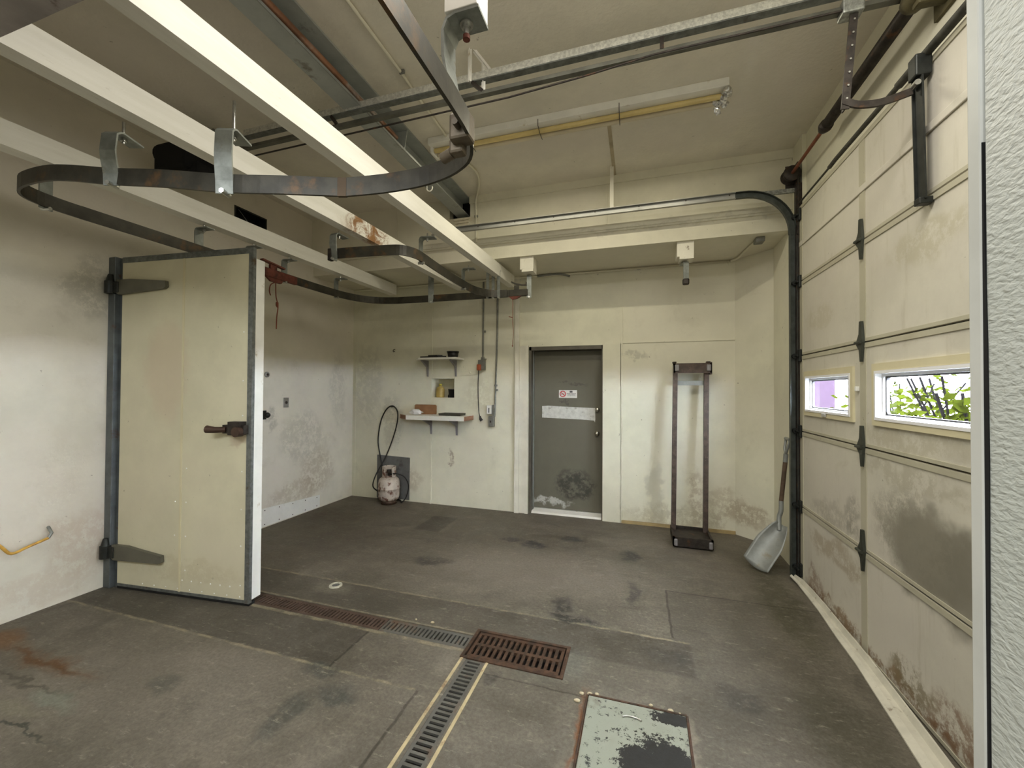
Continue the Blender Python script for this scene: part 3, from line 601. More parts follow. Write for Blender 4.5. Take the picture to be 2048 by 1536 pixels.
obj('lever', MB().strap([(-1.344, 4.243, ZL+.125), (-1.296, 4.243, ZL+.10), (-1.229, 4.243, ZL+.085), (-1.166, 4.243, ZL+.082)], (0, 1, 0), .03, .014).box(-1.179, -1.171, 4.233, 4.253, ZL+.082, ZL+.115), m_rail, s2)
obj('tongue', MB().prism([(-1.373, ZL-.038), (-1.334, ZL-.072), (-1.277, ZL-.065), (-1.229, ZL-.038)], 'Y', 4.228, 4.252), m_red, s2)
obj('cord', cord([(-1.33, 4.243, ZL-.058), (-1.328, 4.243, 2.41), (-1.33, 4.243, 2.31), (-1.32, 4.243, 2.17), (-1.33, 4.243, 2.04)], .003).tube([(-1.33, 4.243, 2.342), (-1.373, 4.243, 2.356)], .005, 6).lathe((-1.331, 4.243, 2.03), [(0, -.014), (.007, 0), (0, .014)], 8), m_cord, s2)

# ------------------------------------------------------------------ ceiling fittings
fl = thing('fluorescent_fixture', 'white ceiling lamp with dim yellowed tubes and foil at its right end', 'lamp', (-.565, 3.11, 3.60), 'tube fixtures on the ceiling')
obj('housing', MB().box(-1.71, .585, 3.02, 3.19, 3.622, ZC, .004), m_white, fl)
obj('tube', MB().cyl((-1.68, 3.095, 3.603), (.555, 3.095, 3.603), .019, 14), m_tubey, fl, 'yellow tube')
obj('tube', MB().cyl((-1.68, 3.155, 3.603), (.555, 3.155, 3.603), .019, 14), m_tubec, fl, 'cream tube')
obj('lampholder', MB().box(-1.71, -1.685, 3.065, 3.185, 3.575, 3.625, .003), m_white, fl)
obj('lampholder', MB().box(.56, .585, 3.065, 3.185, 3.575, 3.625, .003), m_white, fl)
for x in (-1.33, -.75, -.14): obj('wire_loop', MB().tube([(x, 3.02, 3.65), (x, 3.02, 3.60), (x, 3.09, 3.58), (x, 3.17, 3.58)], .0025, 6), m_dark, fl)
fo = MB()
for i in range(9):
    a = Vector((.555+random.uniform(-.03, .03), 3.03+i*.022, 3.60-(i > 5)*(i-5)*.012)); rr = random.uniform(.022, .036)
    bm = bmesh.new(); bmesh.ops.create_icosphere(bm, subdivisions=2, radius=rr)
    for v in bm.verts: v.co = a+v.co*random.uniform(.65, 1.15)
    bm.verts.ensure_lookup_table(); fo.add([v.co.copy() for v in bm.verts], [[v.index for v in f.verts] for f in bm.faces]); bm.free()
tag(obj('crumpled_foil', fo, m_foil), 'crumpled silvery foil wrapped on the right end of the lamp', 'foil')
# second fixture, above the opening: the one that is lit
em = bpy.data.materials.new('lit_tube'); em.use_nodes = True; e_ = em.node_tree.nodes['Principled BSDF']
e_.inputs['Emission Color'].default_value = (1, .95, .8, 1); e_.inputs['Emission Strength'].default_value = 4
f2 = thing('fluorescent_fixture', 'lit twin tube ceiling lamp above the wide opening', 'lamp', (0, 1.35, 3.58), 'tube fixtures on the ceiling')
obj('housing', MB().box(-1.1, 1.1, 1.27, 1.43, 3.622, ZC, .004), m_white, f2)
for y in (1.31, 1.39): obj('tube', MB().cyl((-1.08, y, 3.60), (1.08, y, 3.60), .013, 12), em, f2)

# far door track
tk = thing('door_track', 'galvanized curved track of the garage door along the far side', 'track', (.5, 3.9, 0))
arc = [(1.225, 3.90, 2.86)]+[(.865+.36*cos(a), 3.90, 2.88+.36*sin(a)) for a in [radians(x) for x in range(5, 91, 8)]]+[(.80, 3.90, 3.241), (-2.15, 3.90, 3.247)]
def channel(mb, pts, n_, w, d_, t_):
    """C-shaped track: web + two lips, pts in plane normal n_"""
    pts = [Vector(p) for p in pts]; n_ = Vector(n_)
    mb.strap([p+n_*d_/2 for p in pts], n_, t_, w)
    off = []
    for s_ in (-1, 1):
        q = []
        for i, p in enumerate(pts):
            a = pts[max(i-1, 0)]; b = pts[min(i+1, len(pts)-1)]; u = (b-a).normalized().cross(n_); q.append(p+u*s_*w/2)
        mb.strap(q, n_, d_, t_)
m_trk = simple('smooth_track_steel', (.33, .33, .31), .42, .55, var=.12, scale=6.)
m_trkd = simple('dark_track_steel', (.075, .085, .078), .45, .5, var=.25, scale=14)
mb = MB(); channel(mb, arc[-2:], (0, 1, 0), .052, .03, .004); obj('horizontal_track', mb, m_trk, tk)
mb = MB(); channel(mb, arc[:-1], (0, 1, 0), .052, .03, .004); obj('curved_track', mb, m_trkd, tk)
mb = MB(); channel(mb, [(1.228, 3.90, 0), (1.228, 3.90, 2.88)], (0, 1, 0), .05, .035, .004)
obj('vertical_track', mb, m_trkd, tk)
obj('angle_bracket', MB().box(1.247, 1.29, 3.885, 3.93, 0, 3.28).box(1.25, 1.262, 3.87, 3.93, 2.85, 3.45), m_dark, tk)
obj('link_bar', MB().bar((.86, 3.93, 3.243), (1.26, 3.93, 3.238), .02, .035), m_galv, tk)
for x in (-1.6, -1.2, -.8, -.4, 0, .4, .75): obj('bolt_head', MB().cyl((x, 3.884, 3.245), (x, 3.880, 3.245), .006, 8), m_dark, tk)
st = MB().bar((-.247, 3.92, 3.26), (-.247, 3.92, ZC), .004, .035, (1, 0, 0)).bar((-.262, 3.935, 3.26), (-.262, 3.935, ZC), .03, .004, (1, 0, 0))
tag(obj('track_strap', st, m_whitew), 'cream angle strap holding the far door track to the ceiling', 'strap')

# opener: rail pair from the motor to the door header
YO = 2.31
op = thing('door_opener', 'garage door opener with galvanized rail and black motor by the left wall', 'opener', (-1, YO, 3.3))
obj('top_angle', MB().box(-2.9, 1.22, YO, YO+.004, 3.484, 3.530), m_galvb, op)
obj('shaded_flange', MB().box(-2.9, 1.22, YO, YO+.045, 3.476, 3.483), m_galvd, op)  # lower flange in darker metal: underside shade put into the colour
obj('rail', MB().box(-3.2, 1.22, YO, YO+.035, 3.385, 3.408), simple('grey_opener_rail', (.13, .13, .11), .4, .6, var=.3), op)
obj('chain', MB().tube([(-3.2, YO-.01, 3.30), (-.75, YO-.01, 3.318), (-.3, YO-.01, 3.343), (.08, YO-.01, 3.376), (.95, YO-.01, 3.378)], .006, 6), m_dark, op)
for x, tl in ((-2.08, .05), (.118, 0), (-1.0, .07)): obj('spacer', MB().bar((x, YO+.01, 3.475), (x+tl, YO+.01, 3.405), .02, .025, (0, 1, 0)), m_dark, op)
for i, (a, b) in enumerate((((-1.012, YO-.006, ZC), (-1.012, YO-.006, 3.475)), ((-.93, YO+.02, 3.60), (-.93, YO+.02, 3.40)), ((-.99, YO+.01, ZC), (-.86, YO+.03, 3.50)))):
    obj('ceiling_strap', MB().bar(a, b, .026, .004, (1, 0, 0)).bar(a, b, .004, .026, (1, 0, 0)), m_white, op)
mo = MB().box(-3.66, -3.30, YO-.15, YO+.17, 3.24, 3.47, .03).box(-3.60, -3.24, YO-.10, YO+.05, 3.20, 3.30, .02).cyl((-3.68, YO-.05, 3.42), (-3.55, YO-.05, 3.42), .09, 18).box(-3.32, -3.15, YO-.03, YO+.06, 3.36, 3.43, .01)
obj('motor', mo, m_black0, op)
for x in (-3.62, -3.34): obj('motor_strap', MB().bar((x, YO+.1, 3.46), (x, YO+.1, ZC), .03, .004, (1, 0, 0)), m_galv, op)
obj('drawbar', MB().bar((.985, YO, 3.40), (.944, YO, 2.905), .034, .006, (0, 1, 0)).bar((.985, YO+.015, 3.40), (.944, YO+.015, 2.905), .006, .03, (0, 1, 0)), m_dark, op)
for i in range(7): obj('bolt_head', MB().cyl((.982-.038*i/7, YO-.004, 3.33-.44*i/7), (.982-.038*i/7, YO-.008, 3.33-.44*i/7), .0045, 8), m_bolt, op)
obj('curved_arm', MB().strap(smooth_path([(.94, YO, 2.945), (.99, YO, 2.918), (1.06, YO, 2.908), (1.12, YO, 2.915), (1.20, YO, 2.935)], 4), (0, 1, 0), .012, .032), m_dark, op)
obj('carriage', MB().box(.93, 1.02, YO-.02, YO+.05, 3.36, 3.43, .008), m_galv, op)

# torsion spring on the header
sp = thing('torsion_spring', 'dark torsion spring and shaft above the garage door', 'spring', (1.21, 3.1, 3.3))
obj('shaft', MB().cyl((1.215, .9, 3.36), (1.215, 3.93, 3.36), .0125, 12), simple('red_rust_shaft', (.22, .075, .04), .5, .4, var=.2), sp)
def coil(y0, y1, r0, n):
    mb = MB(); k = int((y1-y0)/.012); prof = []
    for i in range(k*2+1): prof.append((r0*(1.0 if i % 2 else .90), y0+(y1-y0)*i/(k*2)))
    mb.lathe((1.215, 0, 3.36), [(0, y0)]+prof+[(0, y1)], 16, 'Y'); return mb
obj('coil', coil(2.34, 3.22, .034, 60), m_dark, sp)
obj('coil', coil(.95, 2.15, .034, 60), m_dark, sp)
obj('winding_cone', MB().lathe((1.215, 0, 3.36), [(0, 3.22), (.04, 3.22), (.042, 3.25), (.028, 3.29), (0, 3.29)], 16, 'Y'), m_dark, sp)
obj('center_bracket', MB().box(1.19, 1.32, 2.24, 2.29, 3.29, 3.50, .01).box(1.305, 1.32, 2.18, 2.35, 3.26, 3.54).lathe((1.215, 0, 3.36), [(0, 2.22), (.05, 2.22), (.055, 2.25), (.055, 2.31), (.045, 2.34), (0, 2.34)], 16, 'Y'), simple('olive_grimy_bracket', (.10, .085, .042), .6, .3, var=.35, scale=14), sp)
obj('cable_drum', MB().lathe((1.215, 0, 3.36), [(0, 3.86), (.062, 3.86), (.066, 3.87), (.056, 3.88), (.052, 3.925), (.066, 3.935), (.066, 3.945), (0, 3.945)], 22, 'Y'), m_dark, sp)
obj('end_bearing_plate', MB().box(1.19, 1.31, 3.95, 3.956, 3.24, 3.46), m_dark, sp)
obj('lift_cable', MB().tube([(1.255, 3.86, 3.33), (1.25, 3.84, 1.5), (1.25, 3.84, .15)], .002, 6), m_dark, sp)

# ------------------------------------------------------------------ garage door (door_2)
GX = 1.270
d2 = bpy.data.objects.new('door_2', None); COL.objects.link(d2); d2.location = (GX, 2.3, 0); struct(d2, 'tall sectional garage door of five stained cream panels with two slot windows', 'door')
Y0, Y1 = .79, 3.872
W1 = (3.035, 3.735, 1.395, 1.66); W2 = (2.04, 2.75, 1.395, 1.66); W3 = (1.05, 1.755, 1.395, 1.66)
zs = [.005, .61, 1.222, 1.84, 2.448, 3.075]
for i in range(5):
    a, b = zs[i]+.005, zs[i+1]-.005
    mb = MB().walls('X', GX, GX+.045, Y0, Y1, a, b, [W1, W2, W3] if i == 2 else [])
    pn = obj('door_section', mb, m_gdoor, d2)
    sm = MB().box(GX-.006, GX, Y0, Y1, b-.028, b).box(GX-.004, GX, Y0, Y1, a, a+.018)
    obj('edge_rail', sm, m_gtrim, pn)
    sm = MB()
    for y in (2.90, 1.93, .95): sm.box(GX-.004, GX, y-.032, y+.032, a+.018, b-.028)
    sm.box(GX-.005, GX, Y1-.055, Y1, a+.018, b-.028)
    obj('stile', sm, m_gtrim, pn)
    if i == 4:
        mb = MB(); mb.box(GX-.010, GX, Y0, Y1, 2.735, 2.775, .004); obj('stiffening_strip', mb, m_gdoor, pn)
struct_dark = MB().box(GX+.028, GX+.034, Y0, Y1, .02, 1.38).box(GX+.028, GX+.034, Y0, Y1, 1.68, 3.07)
obj('panel_core', struct_dark, m_black0, d2)
for yv, nm in ((2.895, 'hinge'), (1.93, 'hinge')):
    for z in zs[1:5]:
        hb_ = MB().prism([(yv-.008, z+.125), (yv+.010, z+.125), (yv+.016, z+.05), (yv+.045, z+.002), (yv+.045, z-.012), (yv+.014, z-.045), (yv+.004, z-.115), (yv-.006, z-.115), (yv-.016, z-.04), (yv-.024, z), (yv-.018, z+.05)], 'X', GX-.020, GX-.006)
        hb_.cyl((GX-.026, yv-.022, z), (GX-.026, yv+.04, z), .009, 10)
        obj('hinge', hb_, simple('dark_green_hinge', (.055, .06, .048), .5, .4, var=.3) if 'dark_green_hinge' not in bpy.data.materials else bpy.data.materials['dark_green_hinge'], d2)
for z in zs[1:5]+[.10, 3.0]:
    rb = MB().box(GX-.022, GX-.004, Y1-.045, Y1, z-.05, z+.05, .004).cyl((GX-.03, Y1-.03, z), (GX-.03, 3.93, z), .008, 8).cyl((GX-.03, 3.888, z), (GX-.03, 3.91, z), .022, 14)
    obj('roller_bracket', rb, m_black, d2)
def gwin(w, k):
    y0, y1, z0, z1 = w
    o = bpy.data.objects.new('window_frame', None); 
    f = MB().walls('X', GX-.014, GX, y0-.035, y1+.035, z0-.035, z1+.045, [(y0-.005, y1+.005, z0-.005, z1+.005)])
    f = obj('window_surround', f, m_winframe, d2)
    e = .012
    ln = MB().walls('X', GX-.018, GX+.012, y0-.004, y1+.004, z0-.004, z1+.004, [(y0+e, y1-e, z0+e, z1-e)])
    ln.walls('X', GX+.012, GX+.034, y0, y1, z0, z1, [(y0+2.2*e, y1-2.2*e, z0+2*e, z1-2.2*e)])
    obj('window_liner', ln, m_vinyl, f)
    r0 = (y0+2.2*e, y1-2.2*e, z0+2*e, z1-2.2*e)
    def rr(m, r, n=5):
        a, b, c_, d_ = r; a += m; b -= m; c_ += m; d_ -= m; out = []
        for cx, cy, s in ((b-.02, d_-.02, 0), (a+.02, d_-.02, 90), (a+.02, c_+.02, 180), (b-.02, c_+.02, 270)):
            for q in range(n+1):
                an = radians(s+90*q/n); out.append((cx+.02*cos(an), cy+.02*sin(an)))
        return out
    A, B = rr(-.004, r0), rr(.008, r0); n_ = len(A)
    vs = [(x, p[0], p[1]) for x in (GX+.022, GX+.036) for L in (A, B) for p in L]; fs = []
    for i in range(n_):
        j = (i+1) % n_; fs += [[i, j, n_+j, n_+i], [2*n_+i, 3*n_+i, 3*n_+j, 2*n_+j], [n_+i, n_+j, 3*n_+j, 3*n_+i], [i, 2*n_+i, 2*n_+j, j]]
    obj('window_gasket', MB().add(vs, fs), m_gasket, f)
    obj('pane', MB().box(GX+.030, GX+.033, r0[0], r0[1], r0[2], r0[3]), m_glass, f)
for k, w in enumerate((W1, W2, W3)): gwin(w, k)
obj('top_seal', MB().tube([(GX-.022, .80, 3.09), (GX-.022, 2.5, 3.092)], .020, 10).tube([(GX-.022, 2.5, 3.092), (GX-.018, 3.2, 3.098), (GX-.012, 3.3, 3.10)], .014, 10).tube([(GX-.012, 3.3, 3.10), (GX-.008, 3.87, 3.10)], .007, 8), simple('grey_black_top_seal', (.05, .048, .038), .6, .0, var=.4, scale=25), d2)
obj('opener_arm', MB().bar((1.225, YO, 3.075), (1.236, YO, 2.425), .008, .055, (0, 1, 0)).bar((1.235, YO+.028, 3.075), (1.246, YO+.028, 2.425), .045, .006, (0, 1, 0)).box(1.20, 1.262, YO-.03, YO+.03, 2.99, 3.09, .006).box(1.215, 1.268, YO-.022, YO+.022, 2.405, 2.435, .004), m_black, d2)
obj('pivot_bolt', MB().cyl((1.205, YO-.035, 2.955), (1.205, YO+.02, 2.955), .013, 12), m_bolt, d2)
# latch tab left of second window and little catch under first window
tag(obj('clear_plastic_clip', MB().box(GX-.026, GX-.0142, 3.36, 3.42, 1.365, 1.392, .006), m_clear), 'small clear plastic clip under the far slot window', 'clip')
tag(obj('white_plug', MB().box(GX-.02, GX, 2.945, 2.965, 1.55, 1.58, .004), m_white), 'small white plug on the garage door between the two windows', 'plug')
# sill strip curling on the floor
pts = [(1.185, 3.86), (1.205, 3.78), (1.212, 3.60), (1.208, 3.38), (1.185, 3.05), (1.176, 2.80), (1.152, 2.54), (1.128, 2.28), (1.110, 2.10), (1.100, 1.8), (1.095, .81)]
mb = MB(); vs = []; fs = []
for i, (x, y) in enumerate(pts):
    wd = (.022, .024, .026, .03, .045, .052, .062, .072, .078, .08, .08)[i]; lift = .028 if i == 0 else (.014 if i == 1 else .0)
    sec = [(x, .002+lift), (x, .010+lift), (x+wd*.5, .022+lift), (x+wd, .020), (x+wd+.012, .050), (x+wd+.02, .050), (x+wd+.01, .002)]
    vs += [(a, y, b) for a, b in sec]
for i in range(len(pts)-1):
    for k in range(7): fs.append([i*7+k, i*7+(k+1) % 7, (i+1)*7+(k+1) % 7, (i+1)*7+k])
fs += [list(range(7)), list(range(len(vs)-1, len(vs)-8, -1))]
tag(obj('door_sweep', MB().add(vs, fs), m_sill), 'dirty white strip lying loose along the foot of the garage door', 'strip')

# ------------------------------------------------------------------ cooler door (door_3)
HX, HY, FX, FY = -3.835, 2.078, -2.632, 2.190
d3 = bpy.data.objects.new('door_3', None); COL.objects.link(d3); d3.location = (HX, HY, 0); struct(d3, 'open cream insulated cooler door hinged on the left wall', 'door')
dv = (Vector((FX, FY, 0))-Vector((HX, HY, 0))); DL = dv.length; dv.normalize(); nv = Vector((-dv.y, dv.x, 0))  # nv points away from the camera
def dloc(a, b, z): p = Vector((HX, HY, 0))+dv*a+nv*b; return (p.x, p.y, z)
def dbox(mb, a0, a1, b0, b1, z0, z1):
    vs = [dloc(a, b, z) for z in (z0, z1) for b in (b0, b1) for a in (a0, a1)]
    return mb.add(vs, [[0, 2, 3, 1], [4, 5, 7, 6], [0, 1, 5, 4], [2, 6, 7, 3], [0, 4, 6, 2], [1, 3, 7, 5]])
obj('front_skin', dbox(MB(), 0, DL, 0, .018, .03, 2.555), m_fdoor, d3)
obj('insulated_plug', dbox(MB(), .06, DL-.005, .018, .105, .035, 2.485), m_white, d3, 'white edge and back of the cooler door')
eg = dbox(MB(), 0, DL, -.003, .0, 2.515, 2.557); dbox(eg, DL-.036, DL+.002, -.004, .022, .02, 2.557); dbox(eg, 0, DL, -.001, .02, .02, .042); dbox(eg, 0, DL, 0, .02, 2.55, 2.56)
obj('edge_frame', eg, m_galvd, d3)
obj('sweep_gasket', dbox(MB(), .0, DL, .0, .05, .004, .024), m_black0, d3)
obj('center_seam', dbox(MB(), DL*.492-.008, DL*.492+.008, -.004, 0, .04, 2.515), m_winframe, d3)
def rivet(a, z):
    c_ = Vector(dloc(a, 0, z)); obj('rivet', MB().tube([c_, c_-nv*.003], .006, 8, True, [.006, .003]), m_white, d3)
for z in (1.95, 1.6, 1.35, .95, .68, .42, .14): rivet(DL-.075, z)
for z in (.95, .70, .45, .20): rivet(DL*.492+.05, z)
for z in (.7, .45): rivet(DL*.492-.05, z)
for k in range(9): rivet(.25+k*.11, .060)
for k in range(6): rivet(.62+k*.085, .125)
def hinge(z, drop):
    ou = [(-.02, z+.055), (.12, z+.055), (.26, z+.042-drop*.5), (.45, z+.025-drop), (.455, z-.02-drop), (.43, z-.034-drop), (.25, z-.045-drop*.6), (.0, z-.06), (-.02, z-.05)]
    mb = MB(); n_ = len(ou); vs = [dloc(a, b, q) for b in (-.028, -.003) for a, q in ou]
    mb.add(vs, [list(range(n_)), list(range(2*n_-1, n_-1, -1))]+[[i, i+n_, (i+1) % n_+n_, (i+1) % n_] for i in range(n_)])
    g = obj('hinge_strap', mb, m_hinge, d3)
    k_ = MB().cyl((-3.915, 2.045, z-.05), (-3.915, 2.045, z+.045), .036, 18).cyl((-3.915, 2.045, z+.045), (-3.915, 2.045, z+.10), .030, 18, .016).box(-3.955, -3.83, 2.04, 2.075, z-.045, z+.04, .006)
    obj('hinge_knuckle', k_, m_black, g)
m_hinge = simple('grey_green_hinge_casting', (.15, .145, .115), .45, .5, var=.12, scale=8)
hinge(2.325, 0.0); hinge(.285, .015)
lt = MB(); dbox(lt, DL-.20, DL-.02, -.045, -.002, 1.225, 1.285); dbox(lt, DL-.14, DL-.04, -.06, -.002, 1.215, 1.31)
la = obj('latch', lt, m_dark, d3)
lh = MB().tube([dloc(DL-.17, -.04, 1.252), dloc(DL-.24, -.065, 1.25), dloc(DL-.30, -.075, 1.255)], .02, 12, True, [.02, .022, .028]).cyl(dloc(DL-.055, -.03, 1.24), dloc(DL-.055, -.08, 1.24), .035, 14)
obj('latch_handle', lh, simple('brown_latch_handle', (.09, .055, .04), .45, .5, var=.25), la)
# post the door hangs on
ps = MB().box(XL, -3.885, 2.055, 2.13, 0, 2.565, .004).box(-3.90, -3.835, 2.09, 2.16, 0, 2.56)
tag(obj('hinge_post', ps, simple('blue_grey_hinge_post', (.13, .145, .15), .5, .4, var=.25, scale=6, stain=(.12, .06, .03), st=.66)), 'blue grey steel post on the left wall carrying the cooler door', 'post')

# ------------------------------------------------------------------ left wall fittings
def wallthing(nm, lab, cat, mb, mat): return tag(obj(nm, mb, mat), lab, cat)
rd = thing('round_cover', 'small round grey cover on the left wall beyond the cooler door', 'cover', (XL, 3.475, 1.70))
obj('disc', MB().lathe((XL, 3.475, 1.70), [(0, .014), (.022, .014), (.030, .008), (.032, 0)], 20, 'X'), m_plate, rd)
obj('center', MB().lathe((XL, 3.475, 1.70), [(0, .020), (.010, .019), (.014, .014)], 14, 'X'), m_dark, rd)
ou = thing('outlet_plate', 'steel outlet plate on the left wall below the round cover', 'outlet', (XL, 3.735, 1.32))
obj('plate', MB().box(XL, XL+.006, 3.70, 3.772, 1.322, 1.437, .002), m_plate, ou)
obj('socket', MB().lathe((XL+.006, 3.736, 1.38), [(0, .006), (.014, .006), (.017, 0)], 16, 'X'), m_dark, ou)
wallthing('wall_stop', 'black round wall stop on the left wall at the edge of the cooler door', 'knob', MB().cyl((XL, 3.44, 1.25), (XL+.05, 3.44, 1.25), .012, 10).lathe((XL, 3.44, 1.25), [(0, .085), (.02, .08), (.032, .06), (.028, .04), (.014, .03)], 16, 'X').box(XL, XL+.012, 3.41, 3.47, 1.20, 1.30, .004), m_black)
kp = thing('kick_plate', 'white riveted plate at the foot of the left wall', 'plate', (XL, 3.8, 0))
obj('plate', MB().prism([(3.30, .012), (4.28, .010), (4.28, .165), (3.30, .225)], 'X', XL, XL+.005), m_white, kp)
for k in range(5):
    y = 3.47+k*.19
    for z in (.035, .19-.012*k): obj('rivet', MB().lathe((XL+.005, y, z), [(0, .003), (.005, .002), (.007, 0)], 8, 'X'), m_dark, kp)
hp = thing('pull_handle', 'bent orange yellow pipe handle low on the left wall', 'handle', (XL, 1.65, .46))
obj('bar', MB().tube(smooth_path([(XL, 1.36, .72), (XL+.05, 1.44, .61), (XL+.07, 1.50, .52), (XL+.07, 1.545, .462), (XL+.065, 1.62, .478), (XL+.06, 1.72, .502)], 4), .009, 10), m_orange, hp)
obj('bare_end', MB().tube([(XL+.06, 1.72, .502), (XL+.055, 1.738, .53), (XL, 1.745, .565)], .009, 10), m_alu, hp, 'bare grey pipe end')

# ------------------------------------------------------------------ back wall fittings
def shelf(lab, x0, x1, dep, z, th, cut, brx, sheet=m_white):
    s_ = thing('wall_shelf', lab, 'shelf', ((x0+x1)/2, YB, z-.2), 'bracketed shelves on the back wall')
    obj('board', MB().prism([(x0, YB), (x0, YB-dep*.35), (x0+cut, YB-dep), (x1, YB-dep), (x1, YB)], 'Z', z-th, z), m_shelfside, s_)
    obj('front_edge', MB().box(x0+cut, x1, YB-dep-.002, YB-dep, z-th, z-.001), m_white, s_)
    obj('top_sheet', MB().prism([(x0+.004, YB), (x0+.004, YB-dep*.35), (x0+cut, YB-dep+.001), (x1-.004, YB-dep+.001), (x1-.004, YB)], 'Z', z, z+.0015), m_white, s_)
    for bx in brx:
        b = MB().prism([(YB, z-th), (YB-dep*.75, z-th), (YB-dep*.75, z-th-.012), (YB-.03, z-th-.09), (YB-.012, z-th-.21), (YB, z-th-.215)], 'X', bx-.011, bx+.011)
        obj('bracket', b, m_bracket, s_)
m_shelfside = m_edge
shelf('lower wider shelf with a white front and brown ends', -3.10, -2.065, .30, 1.205, .055, .21, (-2.68, -2.30))
m_shelfside = m_white
shelf('upper small white shelf above the niche', -2.87, -2.205, .24, 1.955, .022, .12, (-2.74, -2.32))
ZS = 1.2068
wallthing('brown_board', 'brown board leaning on the wall at the back of the lower shelf', 'board', MB().prism([(-2.92, ZS), (-2.60, ZS), (-2.595, ZS+.02), (-2.595, ZS+.115), (-2.61, ZS+.13), (-2.905, ZS+.13), (-2.92, ZS+.115)], 'Y', YB-.035, YB-.012), m_card)
pp = MB(); bm = bmesh.new(); bmesh.ops.create_icosphere(bm, subdivisions=2, radius=1)
for v in bm.verts:
    k = random.uniform(.75, 1.2); v.co = Vector((-2.83+v.co.x*.09*k, 4.76+v.co.y*.06*k, max(ZS, ZS+.03+v.co.z*.045*k)))
bm.verts.ensure_lookup_table(); pp.add([v.co.copy() for v in bm.verts], [[v.index for v in f.verts] for f in bm.faces]); bm.free()
wallthing('crumpled_paper', 'crumpled white paper on the lower shelf before the brown board', 'paper', pp, m_paper)
wallthing('shallow_tray', 'dark shallow tray on the right of the lower shelf', 'tray', MB().box(-2.46, -2.16, 4.68, 4.86, ZS, ZS+.018, .004).walls('Z', ZS+.018, ZS+.03, -2.46, -2.16, 4.68, 4.86, [(-2.45, -2.17, 4.69, 4.85)]), m_tray)
wallthing('paper_sheet', 'thin sheet of paper left of the dark tray on the lower shelf', 'paper', MB().box(-2.62, -2.475, 4.70, 4.84, ZS, ZS+.003), m_paper)
ZU = 1.9568
fk = MB().prism([(-2.77, 4.74), (-2.60, 4.70), (-2.47, 4.68), (-2.37, 4.71), (-2.42, 4.80), (-2.62, 4.80)], 'Z', ZU, ZU+.022).prism([(-2.64, 4.72), (-2.5, 4.70), (-2.44, 4.74), (-2.55, 4.79)], 'Z', ZU+.022, ZU+.036)
wallthing('black_cloth', 'flat black cloth lying on the upper shelf', 'cloth', fk, m_hose)
tb = thing('plastic_tub', 'round black tub on the right of the upper shelf', 'tub', (-2.285, 4.73, ZU))
obj('body', MB().lathe((-2.285, 4.73, ZU), [(0, 0), (.062, 0), (.074, .065), (0, .065)]), m_hose, tb)
obj('lid', MB().lathe((-2.285, 4.73, ZU), [(0, .065), (.080, .065), (.080, .078), (0, .078)]), m_black, tb)
# outlet drop and cord
conduit([(-1.93, 4.885, 2.96), (-1.932, 4.885, 1.95)], .011, 'left vertical conduit dropping to the red plug outlet', m_box, [(-1.915, 4.885, 2.30)])
conduit([(-1.735, 4.885, 2.96), (-1.735, 4.885, 2.3), (-1.755, 4.885, 1.5), (-1.765, 4.885, 1.20)], .011, 'right vertical conduit dropping to the grey switch box', m_box, [(-1.75, 4.885, 1.60), (-1.74, 4.885, 1.54)])
eb = thing('outlet_box', 'grey outlet box with an orange red plug beside the upper shelf', 'outlet', (-1.945, 4.87, 1.78))
obj('box', MB().box(-1.985, -1.895, 4.84, YB, 1.80, 1.93, .005).box(-1.95, -1.91, 4.86, 4.89, 1.93, 1.965, .004).box(-1.935, -1.88, 4.87, 4.885, 1.935, 1.945), m_box, eb)
obj('plug', MB().box(-1.985, -1.935, 4.795, 4.845, 1.79, 1.87, .012), m_redbox, eb)
cb = thing('hanging_cable', 'black cable hanging from the red plug, with a loose end', 'cable', (-1.96, 4.82, 1.16))
obj('cable', MB().tube(smooth_path([(-1.965, 4.82, 1.79), (-1.975, 4.83, 1.6), (-1.975, 4.84, 1.40), (-1.968, 4.85, 1.25), (-1.955, 4.85, 1.20)], 5), .006, 8), m_hose, cb)
obj('connector', MB().tube([(-1.955, 4.85, 1.205), (-1.945, 4.85, 1.165), (-1.93, 4.85, 1.145)], .014, 10, True, [.009, .02, .022]), m_hose, cb)
wallthing('cover_strip', 'flat cream cover strip on the wall left of the hanging cable', 'cover', MB().box(-2.235, -2.0, 4.893, YB, 1.735, 1.80, .002).lathe((-2.115, 4.893, 1.768), [(0, -.004), (.012, -.003), (.014, 0)], 12, 'Y'), m_wall)
sw = thing('switch_box', 'white thermostat over a grey switch box left of the grey door', 'switch', (-1.79, 4.87, 1.06))
obj('thermostat', MB().box(-1.865, -1.80, 4.85, YB, 1.23, 1.345, .006), m_white, sw)
obj('dial', MB().box(-1.838, -1.825, 4.847, 4.851, 1.25, 1.31), m_ink, sw)
obj('box', MB().box(-1.835, -1.765, 4.84, YB, 1.07, 1.205, .006).box(-1.79, -1.76, 4.86, YB, 1.205, 1.35), m_box, sw)
obj('toggle', MB().box(-1.808, -1.795, 4.825, 4.842, 1.125, 1.15, .003), m_dark, sw)
wallthing('small_hook', 'tiny dark hook on the back wall left of the upper shelf', 'hook', MB().tube([(-3.26, YB, 2.10), (-3.265, 4.875, 2.095), (-3.27, 4.865, 2.075), (-3.255, 4.86, 2.06), (-3.24, 4.865, 2.07)], .005, 8), m_dark)
